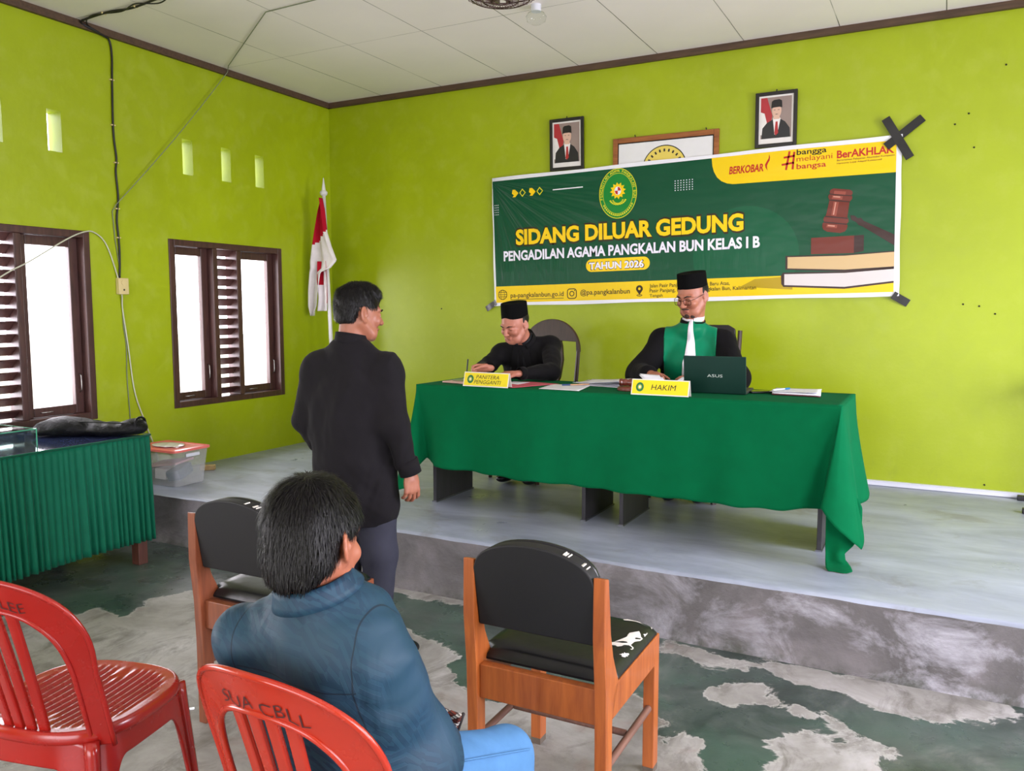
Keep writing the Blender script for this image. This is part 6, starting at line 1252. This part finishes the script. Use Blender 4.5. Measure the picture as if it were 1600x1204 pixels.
# ---------------------------------------------------------------- small things on the tables and floor
TC = TT+0.0055
M_PAPER = simple('office_paper', (226, 226, 234), 0.6, 0.03); M_PINK = simple('pink_card_folder', (196, 84, 100), 0.6, 0.06); M_YEL = simple('yellow_name_card', (236, 214, 16), 0.4, 0.03); M_CARDW = simple('white_card', (228, 222, 214), 0.5, 0.03); M_INK = simple('black_print_ink', (36, 30, 14), 0.5); M_DGRN = simple('print_green_seal', (28, 110, 60), 0.5)
def nameplate(xc, y, w, h, rz, lines, lab):
    r = empty('nameplate', (xc, y, TC), rz, lab, 'nameplate', 'yellow nameplates on the judge table'); lean = math.radians(16)
    def P(u, v, lift=0): return (u, v*math.sin(lean)-lift*math.cos(lean), v*math.cos(lean)+lift*math.sin(lean))
    def slab(name, u0, u1, v0, v1, l0, l1, m_):
        V = [P(u, v, l) for l in (l0, l1) for u, v in ((u0, v0), (u1, v0), (u1, v1), (u0, v1))]; return mkobj(name, V, [(3, 2, 1, 0), (4, 5, 6, 7), (0, 1, 5, 4), (1, 2, 6, 5), (2, 3, 7, 6), (3, 0, 4, 7)], m_, r)
    slab('board', -w/2, w/2, 0, h, 0, .003, M_CARDW); slab('yellow_face', -w/2+.005, w/2-.005, .006, h-.005, .003, .0036, M_YEL)
    V = [(u, 2*h*math.sin(lean)-(v*math.sin(lean)), v*math.cos(lean)) for u, v in ((-w/2, 0), (w/2, 0), (w/2, h), (-w/2, h))]; o = mkobj('rear_board', V, [(0, 1, 2, 3)], M_CARDW, r); s_ = o.modifiers.new('s', 'SOLIDIFY'); s_.thickness = .002
    def seal(rad, lift, m_, nm): cx = -w/2+.045; V = [P(cx+rad*math.cos(a)*.86, h*.5+rad*math.sin(a), lift) for a in np.linspace(0, 2*math.pi, 28, endpoint=False)]; mkobj(nm, V, [tuple(range(28))], m_, r)
    seal(.024, .0041, M_DGRN, 'seal'); seal(.012, .0046, simple('seal_yellow', (190, 200, 80), .5), 'seal_centre'); seal(.006, .0050, M_CARDW, 'seal_star')
    for s, u0, u1, v0, v1 in lines:
        tv, tf, a_ = text_verts(s, 0.0); mkobj('lettering', [P(u0+(u1-u0)*a+.004*b, v0+(v1-v0)*b, .0042) for a, b in tv], tf, M_INK, r)
nameplate(2.635, -1.848, .292, .083, math.radians(-1), [('PANITERA', -.065, .085, .045, .066), ('PENGGANTI', -.075, .095, .016, .038)], 'yellow nameplate reading PANITERA PENGGANTI at the front edge of the green cloth')
nameplate(3.642, -1.845, .300, .082, math.radians(0), [('HAKIM', -.045, .080, .028, .056)], 'yellow nameplate reading HAKIM at the front edge of the green cloth')
# laptop, lid towards the room
m = NT('dark_green_laptop_lid'); m.pr(lin((14, 52, 44)), .38, .5); m.bump(m.noise(m.coord(), 200, 2), .03, .001); M_LID = m.m; M_KEY = simple('laptop_grey', (40, 42, 44), .5); M_LOGO = simple('silver_logo', (190, 200, 196), .3)
r = empty('laptop', (3.862, -1.600, TC), math.radians(2), 'open dark green laptop with its lid towards the room, right of the HAKIM nameplate', 'laptop')
mb = MB(); mb.bx(-.158, .158, .0, .222, .001, .017); mb.build('base', M_KEY, r, bevel=.003)
mb = MB(); [mb.box((-.13+.02*i, .06+.02*j, .0178), (.016, .016, .002)) for i in range(14) for j in range(5)]; mb.build('keyboard', simple('black_keys', (20, 20, 22), .5), r)
lean = math.radians(9); R = rotm(lean, 0, 0)
mb = MB(); mb.box(R@np.array((0, -.004, .100)), (.318, .007, .196), R); lid = mb.build('lid', M_LID, r, bevel=.003)
mb = MB(); mb.box(R@np.array((0, .0004, .102)), (.300, .001, .176), R); mb.build('screen', simple('laptop_screen', (60, 66, 80), .2), lid)
tv, tf, _ = text_verts('ASUS', 0.0); mkobj('logo', [tuple(R@np.array((-.037+.078*a, -.0081, .088+.015*b))) for a, b in tv], tf, M_LOGO, lid)
# phone, notebook and pen at the right
def sheet(name, pts, z, th, mt, lab=None, cat=None, parent=None, curl=0.0, group=None):
    pts = np.array(pts, float); n = 10; G = []
    for i in range(n+1):
        row = []
        for j in range(n+1):
            u, v = i/n, j/n; p = pts[0]*(1-u)*(1-v)+pts[1]*u*(1-v)+pts[2]*u*v+pts[3]*(1-u)*v; row.append((p[0], p[1], z+curl*(u*u*.6+(v-.5)**2)))
        G.append(row)
    q = MB(); q.grid(np.array(G)); o = q.build(name, mt, parent, world=parent is not None, smooth=True); s_ = o.modifiers.new('s', 'SOLIDIFY'); s_.thickness = th; s_.offset = 1
    if lab: tag(o, lab, cat, group)
    return o
r = empty('phone', (4.07, -1.44, TC), 0, 'dark phone lying flat between the laptop and the white papers', 'phone')
mb = MB(); mb.box((0, 0, .005), (.075, .155, .009), rotm(0, 0, -.9)); mb.build('case', simple('phone_case', (22, 26, 22), .4), r, bevel=.004); mb = MB(); mb.box((0, 0, .0102), (.068, .145, .001), rotm(0, 0, -.9)); mb.build('screen', simple('phone_screen', (48, 66, 30), .1), r)
r = empty('notebook', (4.25, -1.44, TC), 0, 'thin maroon notebook under loose white papers near the right end of the table', 'notebook')
q = [(4.135, -1.535), (4.372, -1.555), (4.345, -1.325), (4.115, -1.315)]
sheet('cover', q, TC+.001, .005, simple('maroon_cover', (84, 34, 44), .4), parent=r); sheet('pages', [(a, b+.008) for a, b in q], TC+.0065, .006, M_PAPER, parent=r)
sheet('loose_paper', [(4.12, -1.52), (4.365, -1.535), (4.35, -1.33), (4.12, -1.31)], TC+.014, .0006, M_PAPER, 'loose white papers on the maroon notebook', 'paper', curl=.008)
def pen(a, b, col, lab, cap_=(30, 110, 160)):
    a = np.array(a, float); b = np.array(b, float); r_ = empty('pen', tuple(a), 0, lab, 'pen'); q = MB(); q.tube([a, a+(b-a)*.7], [.0042, .0042], 10); q.build('barrel', simple('pen_barrel', col, .3), r_, world=True, smooth=40); q = MB(); q.tube([a+(b-a)*.7, b], [.005, .0046], 10); q.build('pen_cap', simple('pen_cap_colour', cap_, .3), r_, world=True, smooth=40)
pen((4.135, -1.50, TC+.022), (4.20, -1.40, TC+.024), (200, 210, 220), 'pale pen with blue end lying on the notebook papers')
pen((3.12, -1.50, TC+.008), (2.995, -1.60, TC+.0075), (196, 150, 110), 'pen with a dark blue cap lying on the flat white sheet', (24, 60, 110))
sheet('paper_sheet', [(2.945, -1.80), (3.19, -1.815), (3.13, -1.50), (2.90, -1.52)], TC+.001, .0008, M_PAPER, 'flat white sheet near the middle of the green table', 'paper')
r = empty('document_stack', (3.17, -1.42, TC), 0, 'untidy stack of open white documents between the clerk and the gavel', 'documents')
for k, (dx, dy, cu) in enumerate(((0, 0, .0), (.02, .01, .01), (-.02, .015, .02), (.01, -.005, .032))):
    sheet('page', [(3.03+dx, -1.50+dy), (3.31+dx, -1.545+dy), (3.32+dx, -1.30+dy), (3.04+dx, -1.28+dy)], TC+.001+.003*k, .0015, M_PAPER, parent=r, curl=cu)
r = empty('folder', (2.74, -1.60, TC), 0, 'pink card folder lying open under the arm of the writing person', 'folder')
sheet('cover', [(2.56, -1.72), (2.80, -1.83), (2.93, -1.50), (2.68, -1.44)], TC+.0015, .0012, M_PINK, parent=r); sheet('inner_page', [(2.60, -1.62), (2.74, -1.65), (2.74, -1.50), (2.63, -1.48)], TC+.0032, .0006, M_PAPER, parent=r)
sheet('writing_paper', [(2.30, -1.66), (2.50, -1.72), (2.56, -1.54), (2.37, -1.50)], TC+.001, .0012, M_PAPER, 'white paper under the hand of the writing person', 'paper')
r = empty('booklet', (2.33, -1.62, TC), 0, 'small stack of pinkish booklets at the left end of the green table', 'booklet')
sheet('lower_book', [(2.27, -1.72), (2.46, -1.76), (2.44, -1.63), (2.28, -1.60)], TC+.001, .008, simple('pinkish_cover', (206, 168, 160), .5), parent=r); sheet('upper_book', [(2.31, -1.67), (2.46, -1.69), (2.44, -1.58), (2.31, -1.56)], TC+.0105, .006, simple('sage_cover', (120, 140, 96), .5), parent=r)
# paper bundle in the judge's hands
r = empty('held_papers', (3.56, -1.55, 1.06), 0, 'folded white papers held in both hands of the robed person', 'paper')
for k, (pts) in enumerate(([(3.44, -1.57, 1.10), (3.50, -1.60, 1.05), (3.62, -1.60, 1.036), (3.56, -1.53, 1.088)], [(3.445, -1.575, 1.107), (3.51, -1.61, 1.055), (3.60, -1.61, 1.04), (3.545, -1.54, 1.10)], [(3.60, -1.60, 1.036), (3.63, -1.60, 1.04), (3.70, -1.54, 1.092), (3.67, -1.53, 1.095)])):
    q = MB(); pts = np.array(pts); G = np.array([[pts[0]*(1-u)*(1-v)+pts[1]*u*(1-v)+pts[2]*u*v+pts[3]*(1-u)*v+np.array((0, 0, .008*math.sin(3.1*u)*math.sin(3.1*v))) for v in np.linspace(0, 1, 8)] for u in np.linspace(0, 1, 8)]); q.grid(G); o = q.build('page', M_PAPER, r, world=True, smooth=True); s_ = o.modifiers.new('s', 'SOLIDIFY'); s_.thickness = .0008
# gavel on its block
M_GAV = wood('gavel_wood', (70, 26, 18), (122, 54, 38), .3, axis=0, coat=.4)
bc = np.array((3.415, -1.65, TC)); r = empty('gavel_block', tuple(bc), 0, 'round dark wooden sound block under the gavel', 'gavel block')
mb = MB(); mb.lathe([(.062, 0), (.066, .004), (.066, .014), (.060, .020), (.054, .022), (0, .022)], bc, n=40); mb.build('disc', M_GAV, r, world=True, smooth=40)
r = empty('gavel', (bc[0], bc[1], TC+.022), 0, 'small brown wooden gavel on its round block left of the HAKIM nameplate', 'gavel'); R = rotm(0, math.radians(90), math.radians(8))
mb = MB(); mb.lathe([(0, -.045), (.019, -.045), (.021, -.038), (.021, -.032), (.017, -.028), (.0195, -.022), (.0195, -.010), (.016, -.005), (.016, .005), (.0195, .010), (.0195, .022), (.017, .028), (.021, .032), (.021, .038), (.019, .045), (0, .045)], bc+np.array((-.005, -.01, .0435)), n=28, R=R); mb.build('head', M_GAV, r, world=True, smooth=40)
mb = MB(); a = bc+np.array((-.005, .005, .0435)); mb.tube([a, a+np.array((.02, .05, -.004)), a+np.array((.06, .16, -.014)), a+np.array((.065, .18, -.014))], [.006, .007, .008, .009], 12); mb.build('handle', M_GAV, r, world=True, smooth=40)

# batik clutch held by the seated man
m = NT('batik_print'); m.pr((.3, .1, .05), .7); v = m.coord('Object', (1, 1, 1), rot=(0, .5, .3)); wv = m.n('ShaderNodeTexWave', wave_type='BANDS', bands_direction='Z'); m.l(v, wv.inputs['Vector']); wv.inputs['Scale'].default_value = 18; wv.inputs['Distortion'].default_value = 1.5; wv.inputs['Detail Scale'].default_value = 6
ch = m.n('ShaderNodeTexWave', wave_type='BANDS', bands_direction='DIAGONAL'); m.l(v, ch.inputs['Vector']); ch.inputs['Scale'].default_value = 60; a = m.ramp(wv.outputs['Fac'], [(.35, lin((110, 44, 30))), (.5, lin((40, 26, 26))), (.65, lin((214, 206, 198)))], 'CONSTANT'); m.col(m.mix(m.math('MULTIPLY', m.math('GREATER_THAN', ch.outputs['Fac'], .6), .8), a, lin((40, 26, 28)))); M_BATIK = m.m
pts = np.array([hp for hp in ((3.940, -4.395, .615), (4.030, -4.395, .606), (4.002, -4.385, .540), (3.940, -4.385, .536))]); q = MB(); G = np.array([[pts[0]*(1-u)*(1-v)+pts[1]*u*(1-v)+pts[2]*u*v+pts[3]*(1-u)*v for v in np.linspace(0, 1, 6)] for u in np.linspace(0, 1, 6)]); q.grid(G)
r = empty('batik_pouch', (3.96, -4.39, .58), 0, 'small brown and white batik pouch held on the lap of the seated man', 'pouch'); o = q.build('pouch_face', M_BATIK, r, world=True); s_ = o.modifiers.new('s', 'SOLIDIFY'); s_.thickness = .012; b_ = o.modifiers.new('b', 'BEVEL'); b_.width = .003
q = MB(); q.tube([pts[1], pts[2]], .004, 6); q.build('piping', simple('dark_piping', (36, 26, 24), .7), r, world=True, smooth=True)

# black bag and glass case on the skirted table
M_BAG = NT('black_nylon'); M_BAG.pr(lin((13, 13, 16)), .55, spec=.22); v = M_BAG.coord(); M_BAG.bump(M_BAG.math('ADD', M_BAG.noise(M_BAG.coord('Object', (1, 2.5, 2)), 9, 5, .6, 1.5), M_BAG.math('MULTIPLY', M_BAG.noise(v, 500, 1), .04)), .55, .02); M_BAG = M_BAG.m
r = empty('bag', (.62, -2.90, .749), 0, 'limp black nylon bag lying across the skirted table', 'bag'); d = nrm((.50, .25, 0)); n_ = np.array((-d[1], d[0], 0)); c0 = np.array((.645, -2.875, .749)); B = np.stack([d, n_, (0, 0, 1)], 1)
S = SDF((.2, -3.25, .745), (1.05, -2.5, .95), .005); S.ell(c0+d*(-.13)+(0, 0, .045), (.17, .12, .058), B, .04); S.ell(c0+d*.12+(0, 0, .036), (.20, .115, .038), B, .04); S.ell(c0+d*.25+(0, 0, .050), (.06, .09, .042), B, .03); S.ell(c0+d*(-.20)+(0, 0, .03), (.11, .13, .035), B, .03)
S.half(c0+(0, 0, .0015), (0, 0, -1), .01); S.disp(folds(.006, [((30, 14, 20), 1), ((14, 40, 10), .8), ((60, 30, 30), .4)], 31)); S.build('bag_body', M_BAG, r)
q = MB(); P = [c0+d*t+n_*(-.060-.012*math.sin(t*8))+np.array((0, 0, .083-.03*abs(t)+.012*math.sin(t*14)*0)) for t in np.linspace(-.22, .27, 20)]; q.tube(bez(P, 3), .004, 6); q.build('zip', simple('bag_zip', (16, 16, 18), .5), r, world=True, smooth=True)
q = MB(); P = [c0+d*.29+n_*a+np.array((0, 0, b)) for a, b in ((-.07, .03), (-.05, .085), (.0, .10), (.05, .085), (.07, .04))]; q.tube(bez(P, 5), .007, 8); q.build('handle', M_BAG, r, world=True, smooth=True)
r = empty('glass_case', (.45, -3.55, .749), 0, 'low clear glass display case with green edges beside the black bag', 'glass case'); MGC = glass_mat('case_glass', (.86, .95, .92), .03); MGE = simple('green_glass_edge', (70, 150, 116), .2)
x0, x1, y0, y1, zt = .12, .74, -4.1, -3.24, .835
for b in ((x0, x1, y1-.004, y1, .749, zt), (x0, x1, y0, y0+.004, .749, zt), (x1-.004, x1, y0+.004, y1-.004, .749, zt), (x0, x0+.004, y0+.004, y1-.004, .749, zt), (x0, x1, y0, y1, zt+.0002, zt+.0045)): q = MB(); q.bx(*b); q.build('pane', MGC, r, world=True)
for a, b in (((x0, y1), (x1, y1)), ((x1, y0), (x1, y1)), ((x0, y0), (x1, y0)), ((x0, y0), (x0, y1))): q = MB(); q.tube([(*a, zt+.002), (*b, zt+.002)], .0035, 6); q.build('glass_edge', MGE, r, world=True)
for a in ((x0, y1), (x1, y1), (x1, y0), (x0, y0)): q = MB(); q.tube([(*a, .749), (*a, zt)], .0035, 6); q.build('glass_edge', MGE, r, world=True)
S = SDF((.25, -3.75, .745), (.6, -3.35, .83), .006); S.ell((.42, -3.52, .76), (.12, .10, .045), None, .02); S.half((0, 0, .751), (0, 0, -1)); S.disp(folds(.008, [((40, 30, 20), 1), ((70, 20, 50), .6)], 6)); tag(S.build('plastic_bag', simple('pale_plastic_film', (190, 196, 204), .25, .1), None), 'crumpled pale plastic bag inside the glass case', 'plastic bag')

# plastic storage box on the stage by the left wall
m = NT('clear_box_plastic'); tr = m.n('ShaderNodeBsdfTransparent'); pr_ = m.pr((.86, .88, .9), .25); tr.inputs[0].default_value = (.95, .95, .97, 1); mx = m.n('ShaderNodeMixShader'); mx.inputs[0].default_value = .20; m.l(tr.outputs[0], mx.inputs[1]); m.l(pr_.outputs[0], mx.inputs[2]); m.l(mx.outputs[0], m.out.inputs[0]); M_BOX = m.m
M_PLID = simple('pink_lid_plastic', (226, 112, 104), .3, .06); r = empty('storage_box', (.345, -2.09, STZ), math.radians(0), 'clear plastic storage box with a pink lid on the stage beside the skirted table', 'storage box')
def tub(w0, d0, w1, d1, z0, z1, th):
    q = MB(); A = rrect(-w0/2, w0/2, -d0/2, d0/2, .025, 5); B = rrect(-w1/2, w1/2, -d1/2, d1/2, .03, 5); n = len(A); V = [(*p, z0) for p in A]+[(*p, z1) for p in B]; q.add(V, [(i, (i+1) % n, n+(i+1) % n, n+i) for i in range(n)]+[tuple(range(n))[::-1]]); return q
o = tub(.36, .24, .41, .29, .002, .235, 0).build('tub', M_BOX, r, smooth=50); s_ = o.modifiers.new('s', 'SOLIDIFY'); s_.thickness = .003
q = MB(); A = rrect(-.215, .215, -.155, .155, .03, 5); n = len(A); q.add([(*p, .232) for p in A]+[(*p, .246) for p in A]+[(p[0]*.93, p[1]*.9, .250) for p in A]+[(p[0]*.90, p[1]*.86, .244) for p in A], [(i, (i+1) % n, n+(i+1) % n, n+i) for i in range(n)]+[(n+i, n+(i+1) % n, 2*n+(i+1) % n, 2*n+i) for i in range(n)]+[(2*n+i, 2*n+(i+1) % n, 3*n+(i+1) % n, 3*n+i) for i in range(n)]+[tuple(range(3*n, 4*n)), tuple(range(n))[::-1]]); q.build('lid', M_PLID, r, smooth=40)
q = MB(); V = []; S_ = SDF((-.16, -.11, .235), (.16, .11, .27), .004)
S_.ell((-.02, 0, .25), (.13, .085, .006), None, .004); S_.disp(folds(.004, [((60, 50, 20), 1), ((20, 90, 30), .7)], 9)); S_.build('film_wrap', simple('shiny_wrap', (222, 214, 220), .12, .08), r, world=False)
for k, (dx, c_) in enumerate(((-.12, (60, 90, 90)), (-.02, (230, 226, 222)), (.08, (52, 84, 96)))):
    q = MB(); q.box((dx, .0, .06+.008*k), (.09, .17, .07), rotm(.2*k-.2, .25-.2*k, .15*k)); o = q.build('contents', simple('box_contents', c_, .6, .2), r, bevel=.004)
q = MB(); q.box((0, -.01, .135), (.28, .16, .015), rotm(.1, -.15, .05)); q.build('contents', simple('pink_contents', (220, 160, 160), .6, .1), r, bevel=.004)
for x in (-1, 1): q = MB(); q.box((x*.209, 0, .205), (.012, .11, .022)); q.build('handle', M_DUCT, r, bevel=.004)
mb = MB(); mb.box((.235, -1.685, STZ+.0185), (.10, .05, .034), rotm(0, 0, .6)); tag(mb.build('wood_block', wood('raw_pale_wood', (170, 140, 96), (206, 178, 128), .7, axis=0), bevel=.003), 'small raw wood block on the stage behind the pink-lidded box', 'wood block')
mb = MB(); mb.box((.045, -.30, STZ+.012), (.05, .12, .022), rotm(0, 0, .1)); tag(mb.build('rubber_wedge', M_BLK, bevel=.004), 'small black wedge on the stage against the left wall below the flag', 'wedge')
# short strip of glossy tape stuck on the floor
mb = MB(); mb.ribbon([(2.35, -3.995, .0018), (2.44, -3.90, .0022), (2.525, -3.815, .0018)], [(0, 0, 1)]*3, .018, .0012); tag(mb.build('floor_tape', simple('white_floor_tape', (214, 218, 230), .15)), 'short white tape strip on the floor left of the seated man', 'tape')
